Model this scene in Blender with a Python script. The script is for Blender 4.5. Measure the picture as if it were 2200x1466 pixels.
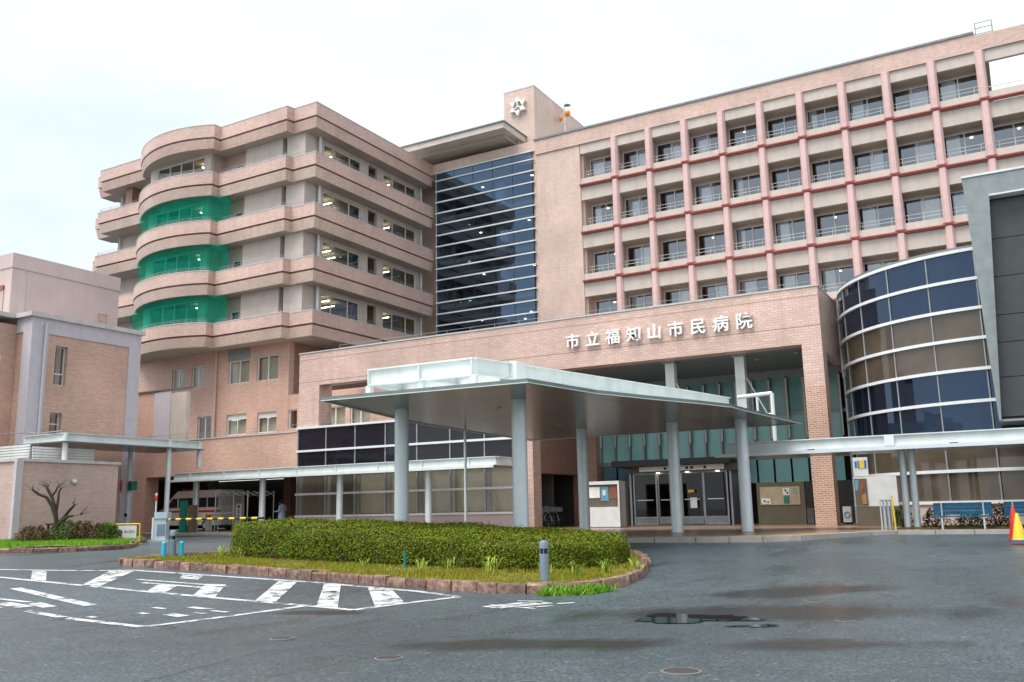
import bpy, math, random
from mathutils import Vector, Matrix
import numpy as np
random.seed(7); rng = np.random.default_rng(7)
S = bpy.context.scene; COL = S.collection
for o in list(bpy.data.objects): bpy.data.objects.remove(o)

# ------------------------------------------------------------------ camera, sky, sun, exposure
YAW, PITCH, ROLL, FPX, CAMZ = math.radians(29.44067), math.radians(10.58108), math.radians(-1.16102), 1938.574, 1.45
CA, SA = math.cos(YAW), math.sin(YAW)
fw = Vector((-SA*math.cos(PITCH), CA*math.cos(PITCH), math.sin(PITCH)))
rt = Vector((CA, SA, 0)); up = rt.cross(fw)
c_, s_ = math.cos(ROLL), math.sin(ROLL)
rt, up = c_*rt+s_*up, -s_*rt+c_*up
cam = bpy.data.cameras.new('camera'); camo = bpy.data.objects.new('camera', cam); COL.objects.link(camo)
camo.matrix_world = Matrix(((rt.x, up.x, -fw.x, 0), (rt.y, up.y, -fw.y, 0), (rt.z, up.z, -fw.z, CAMZ), (0, 0, 0, 1)))
cam.sensor_width = 36; cam.sensor_fit = 'HORIZONTAL'; cam.lens = FPX/2200*36; cam.clip_end = 2000; cam.clip_start = .1
S.camera = camo
S.view_settings.view_transform = 'Standard'; S.view_settings.look = 'None'; S.view_settings.gamma = 1
S.view_settings.use_curve_mapping = False; S.view_settings.exposure = 1.62
S.cycles.use_denoising = True; S.cycles.max_bounces = 7; S.cycles.transparent_max_bounces = 12
S.cycles.sample_clamp_indirect = 6
SUN_EL, SUN_AZ = math.radians(66), math.radians(205)   # azimuth measured clockwise from +Y
W = bpy.data.worlds.new('World'); S.world = W; W.use_nodes = True
nt = W.node_tree; nt.nodes.clear(); N = nt.nodes.new; L = nt.links.new
wo = N('ShaderNodeOutputWorld'); bg = N('ShaderNodeBackground'); sky = N('ShaderNodeTexSky')
sky.sky_type = 'NISHITA'; sky.sun_disc = False; sky.sun_elevation = SUN_EL; sky.sun_rotation = SUN_AZ
sky.air_density = 1; sky.dust_density = 3; sky.ozone_density = 1.5
tc = N('ShaderNodeTexCoord'); mp = N('ShaderNodeMapping'); mp.inputs['Scale'].default_value = (1, 1, 2.2)
no = N('ShaderNodeTexNoise'); no.inputs['Scale'].default_value = 1.3; no.inputs['Detail'].default_value = 7; no.inputs['Roughness'].default_value = .55
cr = N('ShaderNodeMapRange'); cr.inputs['From Min'].default_value = .35; cr.inputs['From Max'].default_value = .7
cr.inputs['To Min'].default_value = .80; cr.inputs['To Max'].default_value = .95
cl = N('ShaderNodeMixRGB'); cl.inputs['Color1'].default_value = (2.6, 2.92, 3.15, 1); cl.inputs['Color2'].default_value = (5.0, 5.1, 5.15, 1)
cr2 = N('ShaderNodeMapRange'); cr2.inputs['From Min'].default_value = .25; cr2.inputs['From Max'].default_value = .8
mx = N('ShaderNodeMixRGB')
L(tc.outputs['Generated'], mp.inputs['Vector']); L(mp.outputs[0], no.inputs['Vector']); L(no.outputs['Fac'], cr.inputs['Value']); L(no.outputs['Fac'], cr2.inputs['Value'])
L(cr2.outputs[0], cl.inputs['Fac']); L(cr.outputs[0], mx.inputs['Fac']); L(sky.outputs[0], mx.inputs['Color1']); L(cl.outputs[0], mx.inputs['Color2'])
L(mx.outputs[0], bg.inputs['Color']); bg.inputs['Strength'].default_value = .1; L(bg.outputs[0], wo.inputs['Surface'])
sun = bpy.data.lights.new('sun', 'SUN'); suno = bpy.data.objects.new('sun', sun); COL.objects.link(suno)
sun.energy = 1.5; sun.angle = math.radians(40); sun.color = (1, .97, .93)
sd = Vector((math.sin(SUN_AZ)*math.cos(SUN_EL), math.cos(SUN_AZ)*math.cos(SUN_EL), math.sin(SUN_EL)))
suno.rotation_euler = sd.to_track_quat('Z', 'Y').to_euler(); suno.location = (0, 0, 60)

# ------------------------------------------------------------------ materials
MATS = {}
def nodes(name):
    m = bpy.data.materials.new(name); m.use_nodes = True; t = m.node_tree
    b = t.nodes['Principled BSDF']; MATS[name] = m
    return m, t, b, t.nodes.new, t.links.new
def mat(name, col, rough=.6, metal=0, var=.12, scale=3., bump=0, bscale=40, streak=0, spec=None, ior=None, tint=None, emit=0, dirt=(.12, .1, .08)):
    m, t, b, N, L = nodes(name)
    tc = N('ShaderNodeTexCoord'); n = N('ShaderNodeTexNoise'); n.inputs['Scale'].default_value = scale; n.inputs['Detail'].default_value = 5
    L(tc.outputs['Object'], n.inputs['Vector'])
    mr = N('ShaderNodeMapRange'); mr.inputs['From Min'].default_value = .3; mr.inputs['From Max'].default_value = .7
    mr.inputs['To Min'].default_value = 1-var; mr.inputs['To Max'].default_value = 1+var; L(n.outputs['Fac'], mr.inputs['Value'])
    mu = N('ShaderNodeMixRGB'); mu.blend_type = 'MULTIPLY'; mu.inputs['Fac'].default_value = 1; mu.inputs['Color1'].default_value = (*col, 1)
    L(mr.outputs[0], mu.inputs['Color2']); out = mu.outputs[0]
    if streak:
        out = add_streak(t, out, streak, dirt)
    L(out, b.inputs['Base Color']); b.inputs['Roughness'].default_value = rough; b.inputs['Metallic'].default_value = metal
    if ior: b.inputs['IOR'].default_value = ior
    if tint: b.inputs['Specular Tint'].default_value = (*tint, 1)
    if spec is not None: b.inputs['Specular IOR Level'].default_value = spec
    if emit: b.inputs['Emission Color'].default_value = (*col, 1); b.inputs['Emission Strength'].default_value = emit
    if bump:
        n2 = N('ShaderNodeTexNoise'); n2.inputs['Scale'].default_value = bscale; n2.inputs['Detail'].default_value = 4; L(tc.outputs['Object'], n2.inputs['Vector'])
        bp = N('ShaderNodeBump'); bp.inputs['Strength'].default_value = bump; bp.inputs['Distance'].default_value = .02
        L(n2.outputs['Fac'], bp.inputs['Height']); L(bp.outputs[0], b.inputs['Normal'])
    return m
def add_streak(t, src, amt, dirt):
    N, L = t.nodes.new, t.links.new
    tc = N('ShaderNodeTexCoord'); mp = N('ShaderNodeMapping'); mp.inputs['Scale'].default_value = (1.6, 1.6, .16)
    n = N('ShaderNodeTexNoise'); n.inputs['Scale'].default_value = 1.7; n.inputs['Detail'].default_value = 6; n.inputs['Roughness'].default_value = .65
    L(tc.outputs['Object'], mp.inputs['Vector']); L(mp.outputs[0], n.inputs['Vector'])
    mr = N('ShaderNodeMapRange'); mr.inputs['From Min'].default_value = .48; mr.inputs['From Max'].default_value = .75; mr.inputs['To Max'].default_value = amt
    L(n.outputs['Fac'], mr.inputs['Value'])
    mx = N('ShaderNodeMixRGB'); mx.inputs['Color2'].default_value = (*dirt, 1); L(mr.outputs[0], mx.inputs['Fac']); L(src, mx.inputs['Color1'])
    return mx.outputs[0]
def tile_mat(name, ca, cb, mortar, w=.30, h=.10, m_=.012, rough=.45, off=.5, bump=.35, streak=.35):
    m, t, b, N, L = nodes(name)
    tc = N('ShaderNodeTexCoord'); sx = N('ShaderNodeSeparateXYZ'); L(tc.outputs['Object'], sx.inputs[0])
    ge = N('ShaderNodeNewGeometry'); sn = N('ShaderNodeSeparateXYZ'); L(ge.outputs['True Normal'], sn.inputs[0])
    a = N('ShaderNodeMath'); a.operation = 'MULTIPLY'; L(sx.outputs['X'], a.inputs[0]); L(sn.outputs['Y'], a.inputs[1])
    c = N('ShaderNodeMath'); c.operation = 'MULTIPLY'; L(sx.outputs['Y'], c.inputs[0]); L(sn.outputs['X'], c.inputs[1])
    d = N('ShaderNodeMath'); d.operation = 'SUBTRACT'; L(c.outputs[0], d.inputs[0]); L(a.outputs[0], d.inputs[1])
    cx = N('ShaderNodeCombineXYZ'); L(d.outputs[0], cx.inputs['X']); L(sx.outputs['Z'], cx.inputs['Y'])
    br = N('ShaderNodeTexBrick'); br.inputs['Scale'].default_value = 1; br.inputs['Brick Width'].default_value = w; br.inputs['Row Height'].default_value = h
    br.inputs['Mortar Size'].default_value = m_; br.inputs['Mortar Smooth'].default_value = .3; br.offset = off
    br.inputs['Color1'].default_value = (*ca, 1); br.inputs['Color2'].default_value = (*cb, 1); br.inputs['Mortar'].default_value = (*mortar, 1); br.inputs['Bias'].default_value = 0
    L(cx.outputs[0], br.inputs['Vector'])
    n = N('ShaderNodeTexNoise'); n.inputs['Scale'].default_value = .35; n.inputs['Detail'].default_value = 6; L(tc.outputs['Object'], n.inputs['Vector'])
    mr = N('ShaderNodeMapRange'); mr.inputs['From Min'].default_value = .3; mr.inputs['From Max'].default_value = .7; mr.inputs['To Min'].default_value = .86; mr.inputs['To Max'].default_value = 1.12
    L(n.outputs['Fac'], mr.inputs['Value'])
    mu = N('ShaderNodeMixRGB'); mu.blend_type = 'MULTIPLY'; mu.inputs['Fac'].default_value = 1; L(br.outputs['Color'], mu.inputs['Color1']); L(mr.outputs[0], mu.inputs['Color2'])
    out = add_streak(t, mu.outputs[0], streak, (ca[0]*.62, ca[1]*.6, ca[2]*.6)); L(out, b.inputs['Base Color'])
    b.inputs['Roughness'].default_value = rough
    iv = N('ShaderNodeMath'); iv.operation = 'SUBTRACT'; iv.inputs[0].default_value = 1; L(br.outputs['Fac'], iv.inputs[1])
    bp = N('ShaderNodeBump'); bp.inputs['Strength'].default_value = bump; bp.inputs['Distance'].default_value = .01; L(iv.outputs[0], bp.inputs['Height']); L(bp.outputs[0], b.inputs['Normal'])
    return m
def glass(name, trans, ior=1.8, rough=.02, tint=(1, 1, 1), haze=0, hazecol=(.5, .5, .5)):
    m, t, b, N, L = nodes(name); t.nodes.remove(b)
    out = [n for n in t.nodes if n.type == 'OUTPUT_MATERIAL'][0]
    tr = N('ShaderNodeBsdfTransparent'); tr.inputs[0].default_value = (*[q**.5 for q in trans], 1)
    gl = N('ShaderNodeBsdfGlossy'); gl.inputs['Roughness'].default_value = rough; gl.inputs['Color'].default_value = (*tint, 1)
    fr = N('ShaderNodeFresnel'); fr.inputs['IOR'].default_value = ior
    tc = N('ShaderNodeTexCoord'); n = N('ShaderNodeTexNoise'); n.inputs['Scale'].default_value = .8; L(tc.outputs['Object'], n.inputs['Vector'])
    bp = N('ShaderNodeBump'); bp.inputs['Strength'].default_value = .02; bp.inputs['Distance'].default_value = .1; L(n.outputs['Fac'], bp.inputs['Height']); L(bp.outputs[0], gl.inputs['Normal'])
    base = tr.outputs[0]
    if haze:
        df = N('ShaderNodeBsdfDiffuse'); df.inputs[0].default_value = (*hazecol, 1); h = N('ShaderNodeMixShader'); h.inputs[0].default_value = haze
        L(base, h.inputs[1]); L(df.outputs[0], h.inputs[2]); base = h.outputs[0]
    ge = N('ShaderNodeNewGeometry'); inv = N('ShaderNodeMath'); inv.operation = 'SUBTRACT'; inv.inputs[0].default_value = 1; L(ge.outputs['Backfacing'], inv.inputs[1])
    ff = N('ShaderNodeMath'); ff.operation = 'MULTIPLY'; L(fr.outputs[0], ff.inputs[0]); L(inv.outputs[0], ff.inputs[1])
    mx = N('ShaderNodeMixShader'); L(ff.outputs[0], mx.inputs[0]); L(base, mx.inputs[1]); L(gl.outputs[0], mx.inputs[2]); L(mx.outputs[0], out.inputs[0])
    return m
def net_mat():
    m, t, b, N, L = nodes('net'); t.nodes.remove(b); out = [n for n in t.nodes if n.type == 'OUTPUT_MATERIAL'][0]
    tc = N('ShaderNodeTexCoord'); n = N('ShaderNodeTexNoise'); n.inputs['Scale'].default_value = 1.1; n.inputs['Detail'].default_value = 5; L(tc.outputs['Object'], n.inputs['Vector'])
    mr = N('ShaderNodeMapRange'); mr.inputs['From Min'].default_value = .3; mr.inputs['From Max'].default_value = .7; mr.inputs['To Min'].default_value = .16; mr.inputs['To Max'].default_value = .36; L(n.outputs['Fac'], mr.inputs['Value'])
    tr = N('ShaderNodeBsdfTransparent'); tr.inputs[0].default_value = (.36, .88, .74, 1); df = N('ShaderNodeBsdfDiffuse'); df.inputs[0].default_value = (.0, .33, .21, 1)
    mx = N('ShaderNodeMixShader'); L(mr.outputs[0], mx.inputs[0]); L(tr.outputs[0], mx.inputs[1]); L(df.outputs[0], mx.inputs[2]); L(mx.outputs[0], out.inputs[0])
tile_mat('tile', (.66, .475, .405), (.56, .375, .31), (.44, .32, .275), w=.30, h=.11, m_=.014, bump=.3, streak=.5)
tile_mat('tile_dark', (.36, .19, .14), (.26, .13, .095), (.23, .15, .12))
tile_mat('tile_pink', (.57, .40, .36), (.47, .31, .275), (.56, .44, .39), w=.24, h=.08, m_=.014)
tile_mat('tile_orange', (.68, .44, .345), (.57, .345, .265), (.44, .30, .24), w=.24, h=.08, m_=.012)
tile_mat('tile_pier', (.52, .28, .19), (.39, .18, .125), (.62, .49, .40), w=.26, h=.085, m_=.018, bump=.6)
tile_mat('tile_light', (.66, .505, .43), (.59, .43, .36), (.49, .375, .315), w=.30, h=.11, m_=.014, bump=.25, streak=.5)
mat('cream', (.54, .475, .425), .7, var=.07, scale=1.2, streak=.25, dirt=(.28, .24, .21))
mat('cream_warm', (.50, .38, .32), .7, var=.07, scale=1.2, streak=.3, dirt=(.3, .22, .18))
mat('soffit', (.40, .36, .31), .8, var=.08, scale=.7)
mat('pink_paint', (.62, .43, .41), .55, var=.08, scale=2, streak=.3, dirt=(.38, .21, .17))
mat('red_rail', (.34, .095, .08), .45, var=.15)
mat('lavender', (.52, .48, .52), .7, var=.06, streak=.3, dirt=(.36, .33, .35))
mat('pale_pink', (.52, .42, .40), .75, var=.06, scale=.8, streak=.3, dirt=(.38, .3, .28))
mat('white_metal', (.66, .71, .70), .35, metal=.0, var=.08, scale=1.5, streak=.35, dirt=(.42, .42, .36))
mat('silver', (.64, .71, .73), .36, metal=.25, var=.06)
mat('white_frame', (.70, .72, .73), .4, var=.05)
mat('grey_frame', (.33, .34, .35), .4, metal=.3)
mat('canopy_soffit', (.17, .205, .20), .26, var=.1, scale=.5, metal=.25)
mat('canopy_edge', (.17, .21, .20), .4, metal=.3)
mat('grey_metal', (.24, .27, .27), .45, metal=.35, streak=.25, dirt=(.13, .14, .14))
mat('dark_panel', (.06, .068, .068), .42, metal=.3, var=.1)
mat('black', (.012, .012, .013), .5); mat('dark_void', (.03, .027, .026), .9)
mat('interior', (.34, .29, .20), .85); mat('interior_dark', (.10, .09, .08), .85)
mat('curtain', (.78, .79, .80), .9, var=.1, scale=9)
mat('blind', (.60, .56, .46), .8, var=.1, scale=2); mat('blind_brown', (.30, .23, .16), .8, var=.2, scale=1.1)
mat('pane_black', (.012, .011, .018), .06, ior=1.45, var=.1); mat('pane_navy', (.008, .012, .024), .03, ior=1.85, tint=(.45, .66, 1), var=.1)
mat('pane_brown', (.085, .066, .046), .05, ior=1.6, var=.3, scale=.8)
mat('pane_teal', (.27, .58, .56), .18, ior=1.5, var=.12, scale=.6); mat('pane_upper', (.13, .33, .32), .15, ior=1.5); mat('pane_blue', (.09, .20, .25), .12, ior=1.5)
mat('grey_green', (.30, .31, .26), .3, var=.12, scale=.4)
glass('glass', (.78, .8, .76), 1.7); glass('glass_ward', (.72, .76, .78), 2.7, tint=(.85, .93, 1)); glass('glass_stair', (.34, .40, .52), 2.2, tint=(.42, .66, 1))
glass('glass_store', (.82, .82, .76), 1.5, haze=.15, hazecol=(.35, .34, .27)); glass('glass_door', (.45, .5, .47), 1.5)
net_mat()
glass('plastic_film', (.75, .78, .8), 1.35, rough=.2, haze=.12)
mat('lamp', (1, .90, .62), emit=4); mat('lamp_warm', (1, .75, .3), emit=3)
mat('letter', (.80, .80, .77), .35); mat('red', (.5, .02, .02), .4); mat('yellow', (.72, .52, .03), .45); mat('blue', (.02, .12, .42), .4)
mat('poster_red', (.22, .07, .05), .6); mat('poster_blue', (.10, .28, .38), .6); mat('poster_ochre', (.36, .18, .04), .6); mat('cyan', (.03, .42, .62), .35); mat('bench_blue', (.006, .13, .24), .5, var=.25, scale=6); mat('orange', (.75, .23, .02), .5); mat('green_post', (.01, .17, .12), .5)
mat('white_paint', (.60, .61, .60), .5, var=.08); mat('paper', (.72, .72, .68), .8); mat('brown_board', (.11, .09, .06), .5); mat('beige_board', (.40, .33, .22), .7)
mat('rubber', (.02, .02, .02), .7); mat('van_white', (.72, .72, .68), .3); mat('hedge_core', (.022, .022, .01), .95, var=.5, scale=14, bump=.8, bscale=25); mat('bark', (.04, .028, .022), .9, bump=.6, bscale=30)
mat('skin', (.5, .3, .22), .6); mat('hair', (.015, .012, .01), .6); mat('gown', (.42, .55, .75), .8)
mat('bollard', (.20, .27, .32), .4, metal=.3, streak=.3); mat('iron', (.06, .055, .05), .55, metal=.5, bump=.3); mat('iron_rim', (.13, .13, .125), .5)
mat('machine', (.42, .52, .58), .45); mat('soil', (.15, .13, .04), .95, var=.4, bump=.5, bscale=20)
mat('concrete', (.36, .34, .31), .85, var=.15, bump=.2, bscale=60, streak=.2); mat('coping', (.52, .50, .48), .7, streak=.3, dirt=(.3, .28, .26))
mat('rail_pale', (.46, .47, .46), .5); mat('rail_grey', (.30, .31, .31), .5, metal=.2); mat('roof_edge', (.20, .22, .22), .4, metal=.4)
def stone_mat():
    m, t, b, N, L = nodes('kerb_stone'); tc = N('ShaderNodeTexCoord'); oi = N('ShaderNodeObjectInfo')
    n = N('ShaderNodeTexNoise'); n.inputs['Scale'].default_value = 9; n.inputs['Detail'].default_value = 8; L(tc.outputs['Object'], n.inputs['Vector'])
    r = N('ShaderNodeValToRGB'); r.color_ramp.elements[0].color = (.085, .045, .035, 1); r.color_ramp.elements[0].position = .3
    r.color_ramp.elements[1].color = (.34, .22, .15, 1); r.color_ramp.elements[1].position = .72
    e = r.color_ramp.elements.new(.52); e.color = (.20, .115, .085, 1); L(n.outputs['Fac'], r.inputs[0])
    mr = N('ShaderNodeMapRange'); mr.inputs['To Min'].default_value = .65; mr.inputs['To Max'].default_value = 1.3; L(oi.outputs['Random'], mr.inputs['Value'])
    mu = N('ShaderNodeMixRGB'); mu.blend_type = 'MULTIPLY'; mu.inputs['Fac'].default_value = 1; L(r.outputs[0], mu.inputs[1]); L(mr.outputs[0], mu.inputs[2]); L(mu.outputs[0], b.inputs['Base Color'])
    b.inputs['Roughness'].default_value = .6
    bp = N('ShaderNodeBump'); bp.inputs['Strength'].default_value = .9; bp.inputs['Distance'].default_value = .03; L(n.outputs['Fac'], bp.inputs['Height']); L(bp.outputs[0], b.inputs['Normal'])
stone_mat()
def leaf_mat(name, cols, zc=None, rough=.5):
    m, t, b, N, L = nodes(name); ge = N('ShaderNodeNewGeometry'); tc = N('ShaderNodeTexCoord')
    n = N('ShaderNodeTexNoise'); n.inputs['Scale'].default_value = 1.6; n.inputs['Detail'].default_value = 3; L(tc.outputs['Object'], n.inputs['Vector'])
    ad = N('ShaderNodeMath'); ad.operation = 'MULTIPLY_ADD'; ad.inputs[1].default_value = .55; L(ge.outputs['Random Per Island'], ad.inputs[0])
    sc = N('ShaderNodeMapRange'); sc.inputs['From Min'].default_value = .3; sc.inputs['From Max'].default_value = .7; sc.inputs['To Max'].default_value = .45; L(n.outputs['Fac'], sc.inputs['Value']); L(sc.outputs[0], ad.inputs[2])
    r = N('ShaderNodeValToRGB'); k = len(cols)
    for i, c in enumerate(cols):
        e = r.color_ramp.elements[i] if i < 2 else r.color_ramp.elements.new(.5)
        e.color = (*c, 1)
    for i in range(k): r.color_ramp.elements[i].position = i/(k-1)
    L(ad.outputs[0], r.inputs[0]); L(r.outputs[0], b.inputs['Base Color']); b.inputs['Roughness'].default_value = rough
    b.inputs['Specular IOR Level'].default_value = .12
    return m
leaf_mat('leaf_hedge', [(.03, .065, .005), (.055, .115, .006), (.085, .10, .008), (.15, .235, .010), (.12, .075, .012), (.10, .20, .008)])
leaf_mat('leaf_red', [(.10, .03, .02), (.13, .05, .025), (.07, .07, .02), (.12, .06, .03)])
leaf_mat('leaf_green', [(.035, .07, .012), (.06, .12, .015), (.09, .15, .03)])
leaf_mat('grass_dry', [(.12, .22, .01), (.26, .32, .02), (.16, .30, .015), (.32, .27, .04), (.24, .13, .03), (.20, .36, .02)])
leaf_mat('grass_green', [(.07, .22, .01), (.11, .30, .015), (.14, .36, .02), (.19, .34, .03)])
leaf_mat('blade_leaf', [(.12, .24, .02), (.20, .34, .035), (.34, .40, .07)])
def asphalt():
    m, t, b, N, L = nodes('asphalt'); tc = N('ShaderNodeTexCoord')
    def noise(s, d=5, r=.5, vec=None):
        n = N('ShaderNodeTexNoise'); n.inputs['Scale'].default_value = s; n.inputs['Detail'].default_value = d; n.inputs['Roughness'].default_value = r
        L(vec or tc.outputs['Object'], n.inputs['Vector']); return n.outputs['Fac']
    def rng_(v, a, c, o0, o1):
        q = N('ShaderNodeMapRange'); q.inputs['From Min'].default_value = a; q.inputs['From Max'].default_value = c; q.inputs['To Min'].default_value = o0; q.inputs['To Max'].default_value = o1; L(v, q.inputs['Value']); return q.outputs[0]
    def mul(c1, c2, mode='MULTIPLY', f=1.):
        q = N('ShaderNodeMixRGB'); q.blend_type = mode; q.inputs['Fac'].default_value = f if not hasattr(f, 'is_output') else 1
        if hasattr(f, 'is_output'): L(f, q.inputs['Fac'])
        for s, i in ((c1, 1), (c2, 2)):
            if hasattr(s, 'is_output'): L(s, q.inputs[i])
            else: q.inputs[i].default_value = (*s, 1)
        return q.outputs[0]
    mpv = N('ShaderNodeMapping'); mpv.inputs['Scale'].default_value = (.55, .16, 1); mpv.inputs['Rotation'].default_value = (0, 0, math.radians(-62)); L(tc.outputs['Object'], mpv.inputs['Vector'])
    big = noise(.16, 4); wet = noise(1.1, 6, .6, mpv.outputs[0]); grain = noise(26, 5, .85); mid = noise(2.2, 5, .6)
    vo = N('ShaderNodeTexVoronoi'); vo.inputs['Scale'].default_value = 26; L(tc.outputs['Object'], vo.inputs['Vector'])
    stone = rng_(vo.outputs['Color'], .55, 1., 0, 1)
    col = mul((.043, .061, .070), rng_(grain, .4, .6, .3, 2.0)); col = mul(col, (.17, .175, .18), 'MIX', rng_(stone, .4, .9, 0, .65))
    col = mul(col, rng_(mid, .3, .7, .85, 1.15)); col = mul(col, rng_(big, .35, .65, .8, 1.2))
    wm = rng_(wet, .52, .66, 0, 1)
    col = mul(col, (.016, .0175, .0185), 'MIX', rng_(wet, .54, .70, 0, .6))
    for (cx_, cy_, rx_, ry_, an_) in ((-3.6, 12.6, 2.6, 1.0, 25), (-3.6, 15.5, 2.2, .6, 40), (-5.0, 9.0, 1.6, .45, 25), (-9.3, 10.6, .8, .3, 20), (-1.9, 10.2, 1.5, .5, 25)):
        mpp = N('ShaderNodeMapping'); mpp.vector_type = 'TEXTURE'; mpp.inputs['Location'].default_value = (cx_, cy_, 0); mpp.inputs['Rotation'].default_value = (0, 0, math.radians(an_)); mpp.inputs['Scale'].default_value = (rx_, ry_, 1); L(tc.outputs['Object'], mpp.inputs['Vector'])
        sp = N('ShaderNodeSeparateXYZ'); L(mpp.outputs[0], sp.inputs[0]); cb = N('ShaderNodeCombineXYZ'); L(sp.outputs['X'], cb.inputs['X']); L(sp.outputs['Y'], cb.inputs['Y'])
        ln = N('ShaderNodeVectorMath'); ln.operation = 'LENGTH'; L(cb.outputs[0], ln.inputs[0]); ad_ = N('ShaderNodeMath'); ad_.operation = 'MULTIPLY_ADD'; ad_.inputs[1].default_value = -2.6; L(wet, ad_.inputs[0]); L(ln.outputs['Value'], ad_.inputs[2])
        k_ = rng_(ad_.outputs[0], -.15, -.75, 0, .85); col = mul(col, (.012, .0135, .0145), 'MIX', k_); mxw = N('ShaderNodeMath'); mxw.operation = 'MAXIMUM'; L(wm, mxw.inputs[0]); L(k_, mxw.inputs[1]); wm = mxw.outputs[0]
    L(col, b.inputs['Base Color'])
    r1 = rng_(big, .35, .65, .26, .40); rr = N('ShaderNodeMath'); rr.operation = 'MULTIPLY'; L(r1, rr.inputs[0]); L(rng_(wm, 0, 1, 1, .62), rr.inputs[1]); L(rr.outputs[0], b.inputs['Roughness'])
    ad = N('ShaderNodeMath'); ad.operation = 'MULTIPLY_ADD'; ad.inputs[1].default_value = .6; L(vo.outputs['Distance'], ad.inputs[0]); L(grain, ad.inputs[2])
    bp = N('ShaderNodeBump'); bp.inputs['Distance'].default_value = .011; L(rng_(wm, 0, 1, .95, .35), bp.inputs['Strength']); L(ad.outputs[0], bp.inputs['Height']); L(bp.outputs[0], b.inputs['Normal'])
    b.inputs['IOR'].default_value = 1.5
asphalt()
def paint_mat():
    m, t, b, N, L = nodes('road_paint'); out = [n for n in t.nodes if n.type == 'OUTPUT_MATERIAL'][0]
    tc = N('ShaderNodeTexCoord'); n = N('ShaderNodeTexNoise'); n.inputs['Scale'].default_value = 3.5; n.inputs['Detail'].default_value = 9; n.inputs['Roughness'].default_value = .7
    L(tc.outputs['Object'], n.inputs['Vector']); mr = N('ShaderNodeMapRange'); mr.inputs['From Min'].default_value = .50; mr.inputs['From Max'].default_value = .61; L(n.outputs['Fac'], mr.inputs['Value'])
    b.inputs['Base Color'].default_value = (.52, .54, .54, 1); b.inputs['Roughness'].default_value = .4
    tr = N('ShaderNodeBsdfTransparent'); mx = N('ShaderNodeMixShader'); L(mr.outputs[0], mx.inputs[0]); L(b.outputs[0], mx.inputs[1]); L(tr.outputs[0], mx.inputs[2]); L(mx.outputs[0], out.inputs[0])
paint_mat()
def water_mat():
    m, t, b, N, L = nodes('water'); b.inputs['Base Color'].default_value = (.018, .017, .015, 1); b.inputs['Roughness'].default_value = .012; b.inputs['IOR'].default_value = 1.6
water_mat()
def pave_mat():
    m, t, b, N, L = nodes('paving'); tc = N('ShaderNodeTexCoord')
    br = N('ShaderNodeTexBrick'); br.offset = 0; br.inputs['Scale'].default_value = 1; br.inputs['Brick Width'].default_value = .3; br.inputs['Row Height'].default_value = .3; br.inputs['Mortar Size'].default_value = .008
    br.inputs['Color1'].default_value = (.30, .19, .13, 1); br.inputs['Color2'].default_value = (.22, .14, .10, 1); br.inputs['Mortar'].default_value = (.13, .1, .08, 1); L(tc.outputs['Object'], br.inputs['Vector'])
    n = N('ShaderNodeTexNoise'); n.inputs['Scale'].default_value = .6; n.inputs['Detail'].default_value = 5; L(tc.outputs['Object'], n.inputs['Vector'])
    mr = N('ShaderNodeMapRange'); mr.inputs['To Min'].default_value = .6; mr.inputs['To Max'].default_value = 1.4; L(n.outputs['Fac'], mr.inputs['Value'])
    mu = N('ShaderNodeMixRGB'); mu.blend_type = 'MULTIPLY'; mu.inputs['Fac'].default_value = 1; L(br.outputs['Color'], mu.inputs[1]); L(mr.outputs[0], mu.inputs[2]); L(mu.outputs[0], b.inputs['Base Color'])
    b.inputs['Roughness'].default_value = .3
pave_mat()
mat('tactile', (.48, .33, .08), .6, var=.15)

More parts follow.
